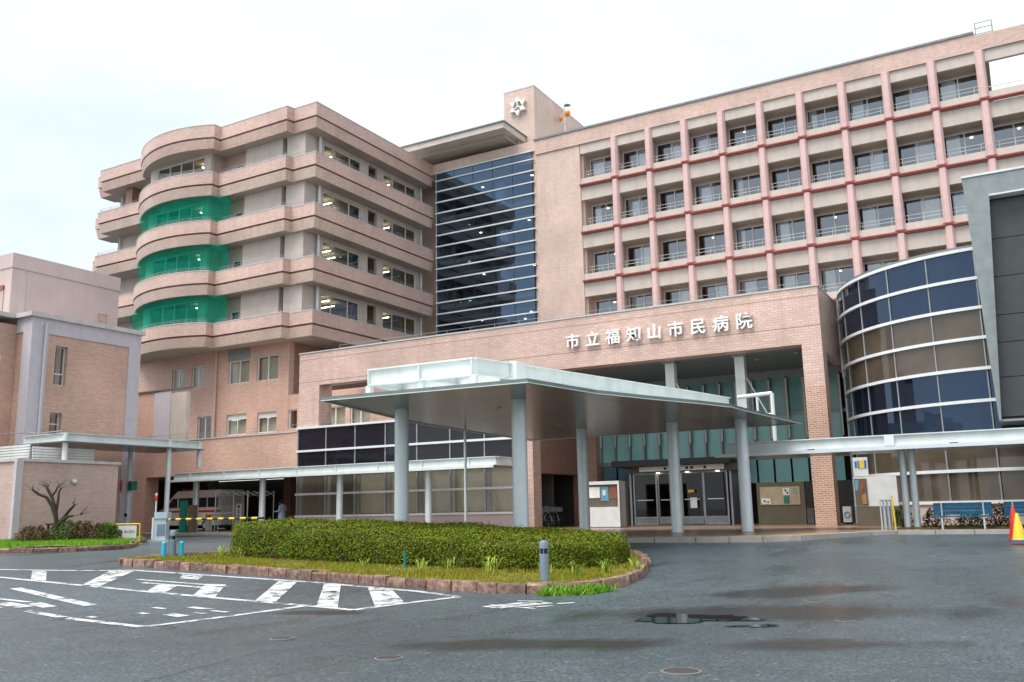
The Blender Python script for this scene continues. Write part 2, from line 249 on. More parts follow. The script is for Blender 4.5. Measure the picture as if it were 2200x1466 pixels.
# ------------------------------------------------------------------ helpers
class MB:
    def __init__(s): s.v = []; s.f = []
    def poly(s, pts):
        k = len(s.v); s.v += [tuple(p) for p in pts]; s.f.append(list(range(k, k+len(pts)))); return s
    def hexa(s, p):
        k = len(s.v); s.v += [tuple(q) for q in p]
        s.f += [[k+a for a in f] for f in ((3, 2, 1, 0), (4, 5, 6, 7), (0, 1, 5, 4), (1, 2, 6, 5), (2, 3, 7, 6), (3, 0, 4, 7))]; return s
    def box(s, x0, y0, z0, x1, y1, z1):
        x0, x1 = sorted((x0, x1)); y0, y1 = sorted((y0, y1)); z0, z1 = sorted((z0, z1))
        return s.hexa([(x0, y0, z0), (x1, y0, z0), (x1, y1, z0), (x0, y1, z0), (x0, y0, z1), (x1, y0, z1), (x1, y1, z1), (x0, y1, z1)])
    def obox(s, p, d, n, s0, s1, t0, t1, z0, z1):
        q = lambda a, b, z: (p[0]+d[0]*a+n[0]*b, p[1]+d[1]*a+n[1]*b, z)
        c = [q(s0, t0, z0), q(s1, t0, z0), q(s1, t1, z0), q(s0, t1, z0), q(s0, t0, z1), q(s1, t0, z1), q(s1, t1, z1), q(s0, t1, z1)]
        if d[0]*n[1]-d[1]*n[0] < 0: c = [c[3], c[2], c[1], c[0], c[7], c[6], c[5], c[4]]
        return s.hexa(c)
    def prism(s, pts, z0, z1):
        ar = sum(pts[i][0]*pts[(i+1) % len(pts)][1]-pts[(i+1) % len(pts)][0]*pts[i][1] for i in range(len(pts)))
        if ar < 0: pts = pts[::-1]
        n = len(pts); k = len(s.v); s.v += [(*p[:2], z0) for p in pts]+[(*p[:2], z1) for p in pts]
        s.f.append([k+i for i in range(n)][::-1]); s.f.append([k+n+i for i in range(n)])
        for i in range(n): j = (i+1) % n; s.f.append([k+i, k+j, k+n+j, k+n+i])
        return s
    def ring(s, outer, inner, z0, z1):
        n = len(outer)
        for i in range(n-1):
            a, b, c, d = outer[i], outer[i+1], inner[i+1], inner[i]
            p = [(*a, z0), (*b, z0), (*c, z0), (*d, z0), (*a, z1), (*b, z1), (*c, z1), (*d, z1)]
            s.hexa(p)
        return s
    def tube(s, a, b, r, n=8, r2=None, cap=True):
        a, b = Vector(a), Vector(b); d = (b-a).normalized(); u = d.orthogonal().normalized(); w = d.cross(u); r2 = r if r2 is None else r2
        k = len(s.v)
        for c, rad in ((a, r), (b, r2)):
            for i in range(n):
                t = 2*math.pi*i/n; s.v.append(tuple(c+(u*math.cos(t)+w*math.sin(t))*rad))
        for i in range(n): j = (i+1) % n; s.f.append([k+i, k+j, k+n+j, k+n+i])
        if cap: s.f.append([k+i for i in range(n)][::-1]); s.f.append([k+n+i for i in range(n)])
        return s
    def path(s, pts, r, n=6):
        for a, b in zip(pts, pts[1:]): s.tube(a, b, r, n)
        return s
    def lathe(s, prof, c, n=20):
        k = len(s.v); m = len(prof)
        for r, z in prof:
            for i in range(n): t = 2*math.pi*i/n; s.v.append((c[0]+r*math.cos(t), c[1]+r*math.sin(t), c[2]+z))
        for a in range(m-1):
            for i in range(n): j = (i+1) % n; s.f.append([k+a*n+i, k+a*n+j, k+(a+1)*n+j, k+(a+1)*n+i])
        s.f.append([k+i for i in range(n)][::-1]); s.f.append([k+(m-1)*n+i for i in range(n)]); return s
    def wheel(s, c, axis, R, r, n=20, m=8):
        axis = Vector(axis).normalized(); u = axis.orthogonal().normalized(); w = axis.cross(u); c = Vector(c); k = len(s.v)
        for i in range(n):
            t = 2*math.pi*i/n; e = u*math.cos(t)+w*math.sin(t)
            for j in range(m): p = 2*math.pi*j/m; s.v.append(tuple(c+e*(R+r*math.cos(p))+axis*(r*math.sin(p))))
        for i in range(n):
            for j in range(m): a, b = (i+1) % n, (j+1) % m; s.f.append([k+i*m+j, k+a*m+j, k+a*m+b, k+i*m+b])
        return s
    def wall(s, p, d, n, L_, z0, z1, t, ops=()):
        ss = sorted({0, L_, *[min(max(o[i], 0), L_) for o in ops for i in (0, 1)]})
        for a, b in zip(ss, ss[1:]):
            if b-a < 1e-4: continue
            m_ = (a+b)/2; cut = sorted((max(o[2], z0), min(o[3], z1)) for o in ops if o[0] < m_ < o[1]); z = z0
            for c, e in cut:
                if c > z+1e-4: s.obox(p, d, n, a, b, 0, t, z, c)
                z = max(z, e)
            if z < z1-1e-4: s.obox(p, d, n, a, b, 0, t, z, z1)
        return s
    def mesh(s, name, m, smooth=None):
        me = bpy.data.meshes.new(name); me.from_pydata(s.v, [], s.f); me.update()
        if m: me.materials.append(MATS[m])
        if smooth:
            me.polygons.foreach_set('use_smooth', [True]*len(me.polygons)); me.set_sharp_from_angle(angle=math.radians(smooth))
        return me
def link(name, me, parent=None, loc=None):
    o = bpy.data.objects.new(name, me); COL.objects.link(o)
    if loc is not None: o.location = loc
    if parent: o.parent = parent
    return o
WLOC = {}
def world_loc(o):
    v = Vector(o.location)
    return v if not o.parent else v + world_loc(o.parent)
def part(name, mb, m, parent, smooth=None, label=None):
    """world-space mesh under a parent that only has a translation"""
    o = link(name, mb.mesh(name, m, smooth), parent); o.location = -world_loc(parent)
    if label: o['label'] = label
    return o
def tag(o, label, cat, group=None, kind=None):
    o['label'] = label
    if cat: o['category'] = cat
    if group: o['group'] = group
    if kind: o['kind'] = kind
    return o
def thing(name, loc, label, cat, group=None):
    o = bpy.data.objects.new(name, None); COL.objects.link(o); o.location = loc; o.empty_display_size = .2
    return tag(o, label, cat, group)
def solo(name, mb, m, label, cat, group=None, kind=None, smooth=None):
    return tag(link(name, mb.mesh(name, m, smooth)), label, cat, group, kind)
def struct(name, mb, m, smooth=None):
    o = link(name, mb.mesh(name, m, smooth)); o['kind'] = 'structure'; return o
def copy_tree(o, parent=None):
    c = o.copy(); COL.objects.link(c); c.parent = parent
    for ch in o.children: copy_tree(ch, c)
    return c
def G(x, y):
    t = min(max((y*CA-x*SA-12)/18, 0), 1); return .42*t*t*(3-2*t)
def offset(pts, d):
    out = []
    for i, p in enumerate(pts):
        def nrm(a, b):
            dx, dy = b[0]-a[0], b[1]-a[1]; l = math.hypot(dx, dy); return (-dy/l, dx/l)
        n1 = nrm(pts[i-1], p) if i else None; n2 = nrm(p, pts[i+1]) if i < len(pts)-1 else None
        n1 = n1 or n2; n2 = n2 or n1; k = 1+n1[0]*n2[0]+n1[1]*n2[1]; k = max(k, .35)
        out.append((p[0]+(n1[0]+n2[0])*d/k, p[1]+(n1[1]+n2[1])*d/k))
    return out
def text_mesh(s, size, depth, m, bold=0., facing='-Y'):
    c = bpy.data.curves.new('text', 'FONT'); c.body = s; c.size = size; c.extrude = depth/2; c.offset = bold; c.align_x = 'CENTER'; c.align_y = 'CENTER'; c.resolution_u = 3
    o = bpy.data.objects.new('text', c); COL.objects.link(o); dg = bpy.context.evaluated_depsgraph_get(); dg.update()
    me = bpy.data.meshes.new_from_object(o.evaluated_get(dg)); bpy.data.objects.remove(o)
    for v in me.vertices:
        x, y, z = v.co; v.co = {'-Y': (x, -z, y), '+X': (z, x, y), '+Z': (x, y, z)}[facing]
    me.materials.clear(); me.materials.append(MATS[m]); return me
def window(parent, p, d, n, s0, s1, z0, z1, splits=(.5,), fm='white_frame', gm='glass', fw=.06, dep=.08, t0=.02, trans=(), label=None, name='window'):
    """frame mesh under parent, each pane under the frame"""
    f = MB(); xs = [s0]+[s0+(s1-s0)*q for q in splits]+[s1]; zs = [z0]+[z0+(z1-z0)*q for q in trans]+[z1]
    for i, x in enumerate(xs):
        a = x if i == 0 else (x-fw if i == len(xs)-1 else x-fw/2); f.obox(p, d, n, a, a+fw, t0, t0+dep, z0, z1)
    for i, z in enumerate(zs):
        a = z if i == 0 else (z-fw if i == len(zs)-1 else z-fw/2)
        for q, w_ in zip(xs, xs[1:]): f.obox(p, d, n, q+(fw if q == s0 else fw/2), w_-(fw if w_ == s1 else fw/2), t0+.004, t0+dep-.004, a, a+fw)
    fo = part(name, f, fm, parent, label=label)
    for a, b in zip(xs, xs[1:]):
        for c, e in zip(zs, zs[1:]):
            part('pane', MB().obox(p, d, n, a+fw*.4, b-fw*.4, t0+dep*.45, t0+dep*.45+.012, c+fw*.4, e-fw*.4), gm, fo)
    return fo

# ------------------------------------------------------------------ ground, paving, markings
gx = np.unique(np.concatenate([[-600, -350, -200, -140, -100, -80], np.arange(-66, 22, .8), [30, 45, 70, 120, 250, 600]]))
gy = np.unique(np.concatenate([[-400, -150, -60, -30, -12], np.arange(-6, 64, .8), [75, 100, 150, 260, 600]]))
g = MB(); nx = len(gx)
g.v = [(float(x), float(y), G(x, y)) for y in gy for x in gx]
g.f = [[j*nx+i, j*nx+i+1, (j+1)*nx+i+1, (j+1)*nx+i] for j in range(len(gy)-1) for i in range(nx-1)]
struct('ground', g, 'asphalt', smooth=60)
PZ = .55
PAVE = [(-50, 50), (-50, 34.6), (-24, 34.6), (-19.5, 27.2), (-18, 26.0), (-16.5, 25.72), (-12.4, 25.72), (-8.7, 26.1), (-6.9, 26.7), (-6.0, 27.6), (-5.2, 29.4), (-4.55, 31.0), (-3.9, 31.75), (-.6, 32.3), (6, 32.7), (6, 50)]
inn = offset(PAVE[1:-1][::-1], -.15)[::-1] if False else offset(PAVE[1:-1], .15)
pv = struct('pavement', MB().prism([(-50, 50)]+inn+[(6, 50)], .2, PZ), 'paving')
kb = MB()
for a, b, c, d in zip(PAVE[1:-1], PAVE[2:-1], inn, inn[1:]):
    l = math.hypot(b[0]-a[0], b[1]-a[1]); k = max(1, round(l/1.2))
    for i in range(k):
        e = lambda p, q, t: (p[0]+(q[0]-p[0])*t, p[1]+(q[1]-p[1])*t)
        t0, t1 = (i+.01)/k, (i+.99)/k
        kb_ = MB().hexa([(*e(a, b, t0), .2), (*e(a, b, t1), .2), (*e(c, d, t1), .2), (*e(c, d, t0), .2), (*e(a, b, t0), PZ-.006), (*e(a, b, t1), PZ-.006), (*e(c, d, t1), PZ), (*e(c, d, t0), PZ)])
        part('kerb_stone', kb_, 'concrete', pv)
t1, t2 = offset(PAVE[5:11], .45), offset(PAVE[5:11], .75)
part('tactile_strip', MB().ring(t1, t2, PZ-.05, PZ+.006), 'tactile', pv)

def strip(mb, pts, w, dz=.006):
    """painted line on the sloping ground"""
    for a, b in zip(pts, pts[1:]):
        l = math.hypot(b[0]-a[0], b[1]-a[1]); n = max(1, int(l/.5)); px, py = -(b[1]-a[1])/l*w/2, (b[0]-a[0])/l*w/2
        for i in range(n):
            q = []
            for t, s in ((i/n, 1), (i/n, -1), ((i+1)/n, -1), ((i+1)/n, 1)):
                x, y = a[0]+(b[0]-a[0])*t+px*s, a[1]+(b[1]-a[1])*t+py*s; q.append((x, y, G(x, y)+dz))
            mb.poly(q)
def quad(mb, a, b, c, d, dz=.006, n=6):
    e = lambda p, q, t: (p[0]+(q[0]-p[0])*t, p[1]+(q[1]-p[1])*t)
    for i in range(n):
        q = [e(a, b, i/n), e(a, b, (i+1)/n), e(d, c, (i+1)/n), e(d, c, i/n)]; mb.poly([(*p, G(*p)+dz) for p in q])
W1 = .15
for pts, dz in (([(-24, 11.75), (-20.12, 12.31), (-9.78, 11.14), (-9.03, 11.01), (-8.85, 11.85), (-8.45, 13.0)], .006), ([(-26, 12.6), (-19.67, 13.92), (-18.4, 14.45), (-12.5, 13.98), (-9.6, 13.45), (-8.45, 13.0)], .006),
            ([(-24, 9.75), (-14.84, 9.12)], .006), ([(-14.0, 9.05), (-12.43, 8.7), (-10.55, 8.47), (-10.4, 9.2), (-10.12, 11.13)], .006)):
    mb = MB(); strip(mb, pts, W1, dz); struct('road_marking', mb, 'road_paint')
for q in (((-10.9, 11.3), (-11.42, 11.37), (-13.37, 13.95), (-12.9, 13.98)), ((-9.93, 11.2), (-9.46, 11.15), (-11.6, 13.75), (-12.1, 13.85)), ((-8.96, 11.43), (-8.82, 12.01), (-10.2, 13.5), (-10.83, 13.6)),
          ((-12.5, 11.5), (-13.1, 11.55), (-14.4, 13.0), (-13.9, 13.05)), ((-14.0, 11.7), (-14.55, 11.75), (-15.3, 12.6), (-14.8, 12.7)), ((-16.2, 11.95), (-16.8, 12.0), (-18.9, 14.2), (-18.2, 14.3)), ((-18.3, 12.2), (-18.9, 12.25), (-20.8, 13.5), (-20.4, 13.6)), ((-15.2, 13.5), (-15.8, 13.55), (-16.4, 14.15), (-15.7, 14.1))):
    mb = MB(); quad(mb, *q, dz=.0075); struct('road_marking', mb, 'road_paint')
for a, b, w in (((-17.6, 11.1), (-13.6, 9.9), .22), ((-21, 10.4), (-14.6, 9.75), .12), ((-20.5, 11.45), (-18.6, 11.35), .18), ((-15.9, 12.7), (-13.6, 12.5), .14), ((-16.6, 13.1), (-13.6, 12.85), .12),
                ((-15.5, 9.55), (-14.5, 9.35), .28), ((-14.9, 9.75), (-14.1, 9.5), .22), ((-12.0, 9.55), (-11.75, 9.5), .12), ((-11.4, 9.6), (-10.95, 9.5), .2), ((-11.2, 9.9), (-10.9, 9.85), .1), ((-12.35, 10.1), (-12.0, 10.05), .1),
                ((-11.8, 10.35), (-11.2, 10.25), .14), ((-11.1, 10.15), (-10.7, 10.1), .1), ((-12.35, 8.95), (-12.15, 8.92), .1),
                ((-7.35, 12.0), (-6.95, 12.85), .15), ((-7.2, 11.95), (-6.72, 12.85), .13), ((-7.05, 11.95), (-6.6, 12.8), .09), ((-7.42, 12.3), (-6.5, 12.05), .05), ((-6.75, 12.1), (-6.45, 12.5), .1), ((-6.5, 12.75), (-6.3, 12.95), .1), ((-7.25, 12.85), (-6.85, 12.95), .07)):
    mb = MB(); strip(mb, [a, b], w, .007); struct('road_marking', mb, 'road_paint')
for pts in ([(-6.9, 4.6), (-7.37, 7.44), (-5.07, 10.56), (-3.41, 12.9)], ):
    mb = MB(); strip(mb, pts, .009, .0065); struct('road_seam', mb, 'rubber')
def puddle(c, rx, ry, ang, seed, dz=.008):
    r = random.Random(seed); mb = MB(); pts = []
    for i in range(48):
        t = 2*math.pi*i/48; k = 1+.22*math.sin(3*t+seed)+.14*math.sin(5*t+2*seed)+.08*math.sin(11*t+seed*3); x, y = rx*k*math.cos(t), ry*k*math.sin(t)
        pts.append((c[0]+x*math.cos(ang)-y*math.sin(ang), c[1]+x*math.sin(ang)+y*math.cos(ang)))
    z = max(G(*p) for p in pts)+dz; mb.poly([(*p, z) for p in pts]); struct('puddle', mb, 'water')
puddle((-4.05, 11.8), .74, .46, math.radians(24), 2); puddle((-3.1, 11.35), .3, .12, .5, 5)
MAN = thing('manhole_cover', (-7.9, 8.32, 0), 'small round iron cover in the asphalt below the crosshatched area', 'manhole cover', 'small iron covers set in the asphalt')
link('rim', MB().lathe([(.15, -.02), (.15, .006), (.125, .008), (.125, -.02)], (0, 0, 0), 24).mesh('rim', 'iron_rim', 40), MAN); link('lid', MB().lathe([(.12, -.02), (.12, .005), (.02, .007)], (0, 0, 0), 24).mesh('lid', 'iron', 40), MAN)
for i, (x, y, lab, s) in enumerate([(-7.9, 8.32, 'small round iron cover just right of the white box corner', 1), (-5.81, 7.64, 'round iron cover in the wet asphalt at the bottom centre', 1), (-10.21, 8.56, 'dark iron cover beside the corner of the white painted box', .9),
                              (-2.89, 8.06, 'round iron cover nearest below the large puddle', 1.25), (-3.83, 6.94, 'pale round cover cut by the bottom edge of the photo', 1.25), (-3.0, 14.34, 'pale round cover on the open asphalt beyond the puddle', 1), (-2.2, 15.5, 'farthest small cover on the asphalt right of the puddle', .9),
                              (-12.59, 8.65, 'dark iron cover on the gap in the painted line at left', .9), (-2.2, 12.2, 'small round cover just right of the puddle end', .8)]):
    o = MAN if i == 0 else copy_tree(MAN); o.location = (x, y, G(x, y)+.004); o.scale = (s, s, 1); o['label'] = lab

# ------------------------------------------------------------------ corner building with balcony bands
CB = thing('corner_building', (-53, 52, 0), 'pink tiled hospital wing with stepped balcony bands and a rounded bay', 'building')
def arc3(a, b, sag, n):
    mx_, my_ = (a[0]+b[0])/2, (a[1]+b[1])/2; c = math.hypot(b[0]-a[0], b[1]-a[1])/2; R_ = (c*c+sag*sag)/(2*sag)
    dx, dy = (b[0]-a[0])/(2*c), (b[1]-a[1])/(2*c); nx_, ny_ = dy, -dx; cx, cy = mx_-nx_*(R_-sag), my_-ny_*(R_-sag); h = math.asin(c/R_)
    return [(cx+R_*(nx_*math.cos(t)+dx*math.sin(t)), cy+R_*(ny_*math.cos(t)+dy*math.sin(t))) for t in (-h+2*h*i/n for i in range(n+1))]
ARC = arc3((-60.1, 45.75), (-50.35, 44.5), 1.5, 18)
OUT = [(-67.1, 48.5), (-67.1, 46.9), (-65.6, 46.9), (-65.6, 46.0), (-60.1, 45.95)]+ARC+[(-50.35, 45.1), (-43.55, 45.0), (-43.45, 45.6), (-41.3, 45.6), (-41.3, 60.2)]
BACK = [(-52, 60.2), (-52, 53), (-64.5, 53)]
LV = [29.3, 25.62, 21.87, 18.05, 14.2]
WALLP = [(-65.2, 52), (-65.2, 48.0), (-59.6, 47.6)]
inn = {d: offset(OUT, d) for d in (.0, .12, .22, .30)}
def shift(p, d): return offset(p, d)
for k, g_ in enumerate(LV):
    up_t, lo_b = g_+(1.03 if k == 0 else .97), g_-.81
    o0, o1, o2, o3 = OUT, shift(OUT, .10), shift(OUT, .22), shift(OUT, .34)
    part('upper_band', MB().ring(o0, o2, g_+.03, up_t-.06), 'tile', CB)
    part('band_coping', MB().ring(shift(OUT, -.02), shift(OUT, .25), up_t-.06, up_t), 'coping', CB)
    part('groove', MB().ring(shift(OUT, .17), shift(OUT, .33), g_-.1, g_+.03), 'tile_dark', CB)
    lbm = MB(); n_ = len(OUT)
    lb_top, lb_bot = shift(OUT, .05), shift(OUT, .20)
    for i in range(n_-1):
        a, b = lb_top[i], lb_top[i+1]; c, d = lb_bot[i], lb_bot[i+1]; e, f = o3[i], o3[i+1]
        lbm.hexa([(*c, lo_b), (*d, lo_b), (*f, lo_b), (*e, lo_b), (*a, g_-.1), (*b, g_-.1), (*f, g_-.1), (*e, g_-.1)])
    part('lower_band', lbm, 'tile_light' if k else 'tile', CB)
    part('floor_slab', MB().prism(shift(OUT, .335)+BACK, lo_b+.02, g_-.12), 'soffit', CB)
    if k:   # handrail on the parapet
        rp = shift(OUT, .12); r = MB()
        for z in (.14, .27): r.path([(*p, up_t+z) for p in rp], .012, 4)
        for a, b in zip(rp, rp[1:]):
            l = math.hypot(b[0]-a[0], b[1]-a[1]); m_ = max(1, round(l/1.5))
            for i in range(m_): t = i/m_; q = (a[0]+(b[0]-a[0])*t, a[1]+(b[1]-a[1])*t); r.tube((*q, up_t), (*q, up_t+.27), .01, 4)
        part('handrail', r, 'rail_grey', CB)
part('roof', MB().prism(shift(OUT, .22)+BACK, 29.2, 29.35), 'concrete', CB)
X_, Y_ = (1, 0), (0, 1)
for k in range(4):
    z1 = LV[k]-.81+.02; z0 = LV[k+1]-.15; zt = z1-.28
    # wall blocks behind the balconies
    bm = lambda *a: MB().box(*a)
    part('wall', MB().box(-65.0, 48.0, z0, -60.6, 48.2, z1), 'cream', CB)
    part('wall', MB().box(-65.2, 47.8, z0, -64.9, 52, z1), 'cream', CB)
    part('wall', MB().box(-58.4, 45.46, z0, -58.1, 48, z1), 'cream', CB)
    w_ = MB().wall((-58.1, 45.2), X_, Y_, 6.7, z0, z1, .25, [(.75, 6.0, z0, z1-.1)]); part('wall', w_, 'cream', CB)
    part('wall', MB().box(-51.65, 45.452, z0, -51.4, 46.8, z1), 'cream_warm', CB)
    part('wall', MB().wall((-51.4, 46.6), X_, Y_, 2.75, z0, z1, .2, [(1.25, 2.55, z0, z0+2.2)]), 'cream_warm', CB)
    part('wall', MB().box(-48.65, 46.1, z0, -44.95, 47.0, z1), 'cream', CB)
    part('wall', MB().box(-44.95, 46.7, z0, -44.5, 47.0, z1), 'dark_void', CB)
    part('wall', MB().box(-44.5, 46.1, z0, -42.75, 47.55, z1), 'cream', CB)
    part('wall_post', MB().tube((-42.5, 47.4, z0), (-42.5, 47.4, z1), .12, 10), 'white_metal', CB, smooth=40)
    part('wall_post', MB().tube((-42.5, 60.05, z0), (-42.5, 60.05, z1), .1, 10), 'white_metal', CB, smooth=40)
    ops = [(.4, 4.65, z0, zt), (5.55, 6.65, z0, zt+.1), (7.5, 11.9, z0, zt)]
    part('wall', MB().wall((-42.6, 47.55), Y_, (-1, 0), 12.6, z0, z1, .25, ops), 'cream', CB)
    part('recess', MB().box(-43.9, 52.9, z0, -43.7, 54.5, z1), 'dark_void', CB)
    window(CB, (-42.6, 47.55), Y_, (-1, 0), .4, 4.65, z0, zt, (.25, .69), t0=.06)
    window(CB, (-42.6, 47.55), Y_, (-1, 0), 7.5, 11.9, z0, zt, (.28, .69), t0=.06)
    window(CB, (-58.1, 45.2), X_, Y_, .75, 6.0, z0, z1-.1, (.26, .5, .76), t0=.06)
    window(CB, (-51.4, 46.6), X_, Y_, 1.25, 2.55, z0, z0+2.2, (.62,), t0=.03, trans=(.45,))
    part('room', MB().box(-58.5, 50.8, z0, -47, 51, z1).box(-47, 47.3, z0, -46.8, 59.6, z1).box(-46.8, 54.6, z0, -43.2, 54.75, z1).box(-47, 59.65, z0, -42.9, 59.8, z1).box(-58.09, 45.46, z0, -57.95, 51, z1).box(-51.9, 46.9, z0, -51.8, 51, z1), 'interior', CB)
    for p in ((-44.9, 50.0, -43.7, 50.07), (-44.9, 57.2, -43.7, 57.27), (-45.9, 51.6, -44.6, 51.67), (-53.6, 46.3, -53.46, 47.4)):
        part('ceiling_light', MB().box(p[0], p[1], z1-.36, p[2], p[3], z1-.30), 'lamp', CB)
part('rooftop_frame', MB().box(-45.5, 46.5, 29.4, -44.2, 47.5, 30.75), 'grey_metal', CB)
# pillar and beams of the open top-left terrace
part('terrace_pillar', MB().box(-63.2, 46.8, 25.5, -62.4, 47.6, 28.5), 'tile_dark', CB)
# lower tiled storeys under the overhang
zb = .5
wops = [(-50.17, -48.08, 10.82, 12.52), (-47.35, -45.27, 10.8, 12.6), (-54.05, -52.7, 10.86, 12.5), (-56.2, -54.8, 10.88, 12.45),
        (-50.2, -48.2, 7.1, 8.6), (-47.15, -45.3, 7.1, 8.55), (-44.2, -43.4, 7.2, 8.55), (-53.2, -51.75, 6.2, 8.65)]
LWX = -60.2
part('brick_wall', MB().wall((LWX, 46.6), X_, Y_, 15.94, 5.0, 13.42, .5, [(a-LWX, b-LWX, c, d) for a, b, c, d in wops[:6]+wops[7:]]), 'tile_orange', CB)
part('brick_wall', MB().wall((LWX+15.94, 46.62), X_, Y_, 20.4, 5.0, 9.6, .5, [(.06, .84, 7.2, 8.55), (3.3, 5.1, 6.3, 8.5), (5.5, 7.2, 6.3, 8.5)]), 'tile_orange', CB)
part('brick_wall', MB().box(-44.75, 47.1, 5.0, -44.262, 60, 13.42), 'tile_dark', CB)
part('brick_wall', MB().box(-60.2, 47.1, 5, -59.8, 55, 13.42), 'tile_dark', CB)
for i, (a, b, c, d) in enumerate(wops):
    sh = i in (4, 5)
    z_top = d-.32 if sh else d
    window(CB, (0, 46.6), X_, Y_, a, b, c, z_top, (.5,) if b-a > 1 else (), gm='glass', t0=.12, fw=.07)
    if sh: part('shutter_box', MB().box(a, 46.72, d-.318, b, 46.9, d), 'white_metal', CB)
    if i < 4 or sh: part('blind', MB().box(a+.08, 46.98, c+.1, b-.08, 47.0, z_top-.1), 'blind', CB)
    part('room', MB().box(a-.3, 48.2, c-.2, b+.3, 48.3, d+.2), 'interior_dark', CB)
part('vent_panel', MB().box(-50.2, 46.55, 12.54, -48.06, 46.6, 13.35), 'grey_metal', CB)
part('downpipe', MB().tube((-51.35, 46.48, 5.2), (-51.35, 46.48, 13.4), .1, 10), 'cream_warm', CB, smooth=40)
for a, b in ((-40.96, -39.15), (-38.76, -37.06)):
    window(CB, (0, 46.62), X_, Y_, a, b, 6.3, 8.5, (.5,), gm='glass', t0=.1, fw=.08)
    part('blind', MB().box(a+.08, 46.95, 6.4, b-.08, 46.97, 8.4), 'blind', CB)
# terrace over the ambulance bay
part('terrace_slab', MB().box(-52, 38.6, 3.86, -35.42, 46.6, 5.0), 'soffit', CB)
part('terrace_parapet', MB().box(-53.5, 38.112, 3.86, -35.42, 38.6, 5.96), 'tile_orange', CB)
part('parapet_coping', MB().box(-53.5, 38.07, 5.962, -35.42, 38.64, 6.02), 'coping', CB)
r = MB(); 
for z in (6.22, 6.42): r.tube((-52, 38.4, z), (-21.4, 38.4, z), .014, 4)
for i in range(22): x = -52+i*1.45; r.tube((x, 38.4, 6.02), (x, 38.4, 6.42), .018, 5)
part('terrace_railing', r, 'rail_grey', CB)
part('screen_wall', MB().box(-51.5, 40, 5.0, -49.8, 40.3, 9.6), 'tile_orange', CB)
part('screen_panel', MB().box(-49.78, 39.96, 5.0, -48.2, 40.26, 9.5), 'lavender', CB); part('screen_panel', MB().box(-48.16, 39.96, 5.0, -46.7, 40.26, 9.38), 'cream', CB)
part('screen_coping', MB().box(-51.6, 39.9, 9.602, -46.6, 40.4, 9.68), 'roof_edge', CB)
# ambulance bay walls
part('bay_pier', MB().box(-49.3, 38.115, PZ, -47.9, 39.1, 3.86), 'tile_orange', CB)
part('bay_wall', MB().box(-53.2, 38.3, PZ, -50.5, 38.6, 3.86), 'tile_orange', CB)
part('bay_wall', MB().box(-52, 47.2, PZ, -35.4, 47.5, 3.86), 'interior_dark', CB); part('bay_wall', MB().box(-52, 39.7, PZ, -51.8, 47.2, 3.86), 'interior_dark', CB)
part('bay_column', MB().box(-47.4, 42.6, PZ, -46.9, 43.1, 3.86), 'grey_metal', CB); part('bay_column', MB().box(-41.6, 43.6, PZ, -41.0, 44.2, 3.86), 'tile_dark', CB)
part('bay_lamp', MB().box(-38.6, 40.5, 3.80, -38.0, 40.7, 3.855), 'lamp_warm', CB)

# ------------------------------------------------------------------ ward block with balcony grid
WB = thing('ward_block', (-13, 66, 0), 'long pink ward block with a grid of recessed balconies and red rails', 'building')
WX = [-27.41+2.745*i for i in range(13)]; NB = 12
RZ = [25.66-3.775*k for k in range(5)]
part('brick_wall', MB().box(-31.35, 60, 5, -27.55, 62, 29.05), 'tile_light', WB)
part('parapet', MB().box(-31.35, 59.9, 29.05, WX[10]-.06, 60.3, 30.22), 'tile', WB)
part('parapet', MB().box(WX[10]-.058, 59.9, 29.05, WX[12]+.5, 60.3, 30.06), 'tile', WB)
part('parapet_coping', MB().box(-31.45, 59.82, 30.22, WX[10]-.16, 60.4, 30.36), 'roof_edge', WB)
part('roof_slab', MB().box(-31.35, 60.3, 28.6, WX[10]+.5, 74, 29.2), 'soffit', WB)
part('end_wall', MB().box(WX[10]-.1, 61.3, 5, WX[10]+.2, 74, 28.6), 'cream_warm', WB)
part('end_wall', MB().box(WX[12]+.25, 60, 5, WX[12]+.5, 74, 24.6), 'cream_warm', WB)
part('end_wall', MB().box(-27.62, 62.01, 5, -27.45, 65, 28.6), 'interior_dark', WB)
part('core_wall', MB().box(-27.5, 65, 5, WX[12]+.2, 65.2, 24.6).box(-27.5, 65.2, 24.6, WX[10], 65.4, 28.6), 'interior_dark', WB)
def pil_mesh(h):
    m = MB(); w, d = .27, .24
    pts = [(-w, 0.3), (-w, -.06), (-w*.55, -d), (w*.55, -d), (w, -.06), (w, .3)]; m.prism(pts, 0, h); return m.mesh('pilaster', 'pink_paint')
pm = pil_mesh(3.775-.12); pmt = pil_mesh(29.04-RZ[0]-.10); bm_ = MB().prism([(-.34, .2), (-.34, -.12), (-.2, -.31), (.2, -.31), (.34, -.12), (.34, .2)], 0, .1).mesh('pilaster_base', 'red_rail')
finm = MB().box(-.09, .3, 0, .09, 1.2, 3.0).mesh('fin', 'cream_warm')
cur = [MB().box(.2, .12, .1, .2+w, .16, 1.72).mesh('curtain', 'curtain') for w in (.5, .8, 1.1)]
lampm = MB().lathe([(.09, 0), (.09, .03)], (0, 0, 0), 10).mesh('ceiling_light', 'lamp')
rail_m = MB()
for z in (.28, .52): rail_m.tube((.27, 0, z), (2.48, 0, z), .017, 5)
for x in (.5, 1.37, 2.25): rail_m.tube((x, 0, 0), (x, 0, .52), .016, 5)
rail_me = rail_m.mesh('railing', 'rail_pale')
fr_m = MB(); WIDTH, HT = 2.42, 1.78
for x in (0, WIDTH/2-.035, WIDTH-.07): fr_m.box(x, 0, 0, x+.07, .09, HT)
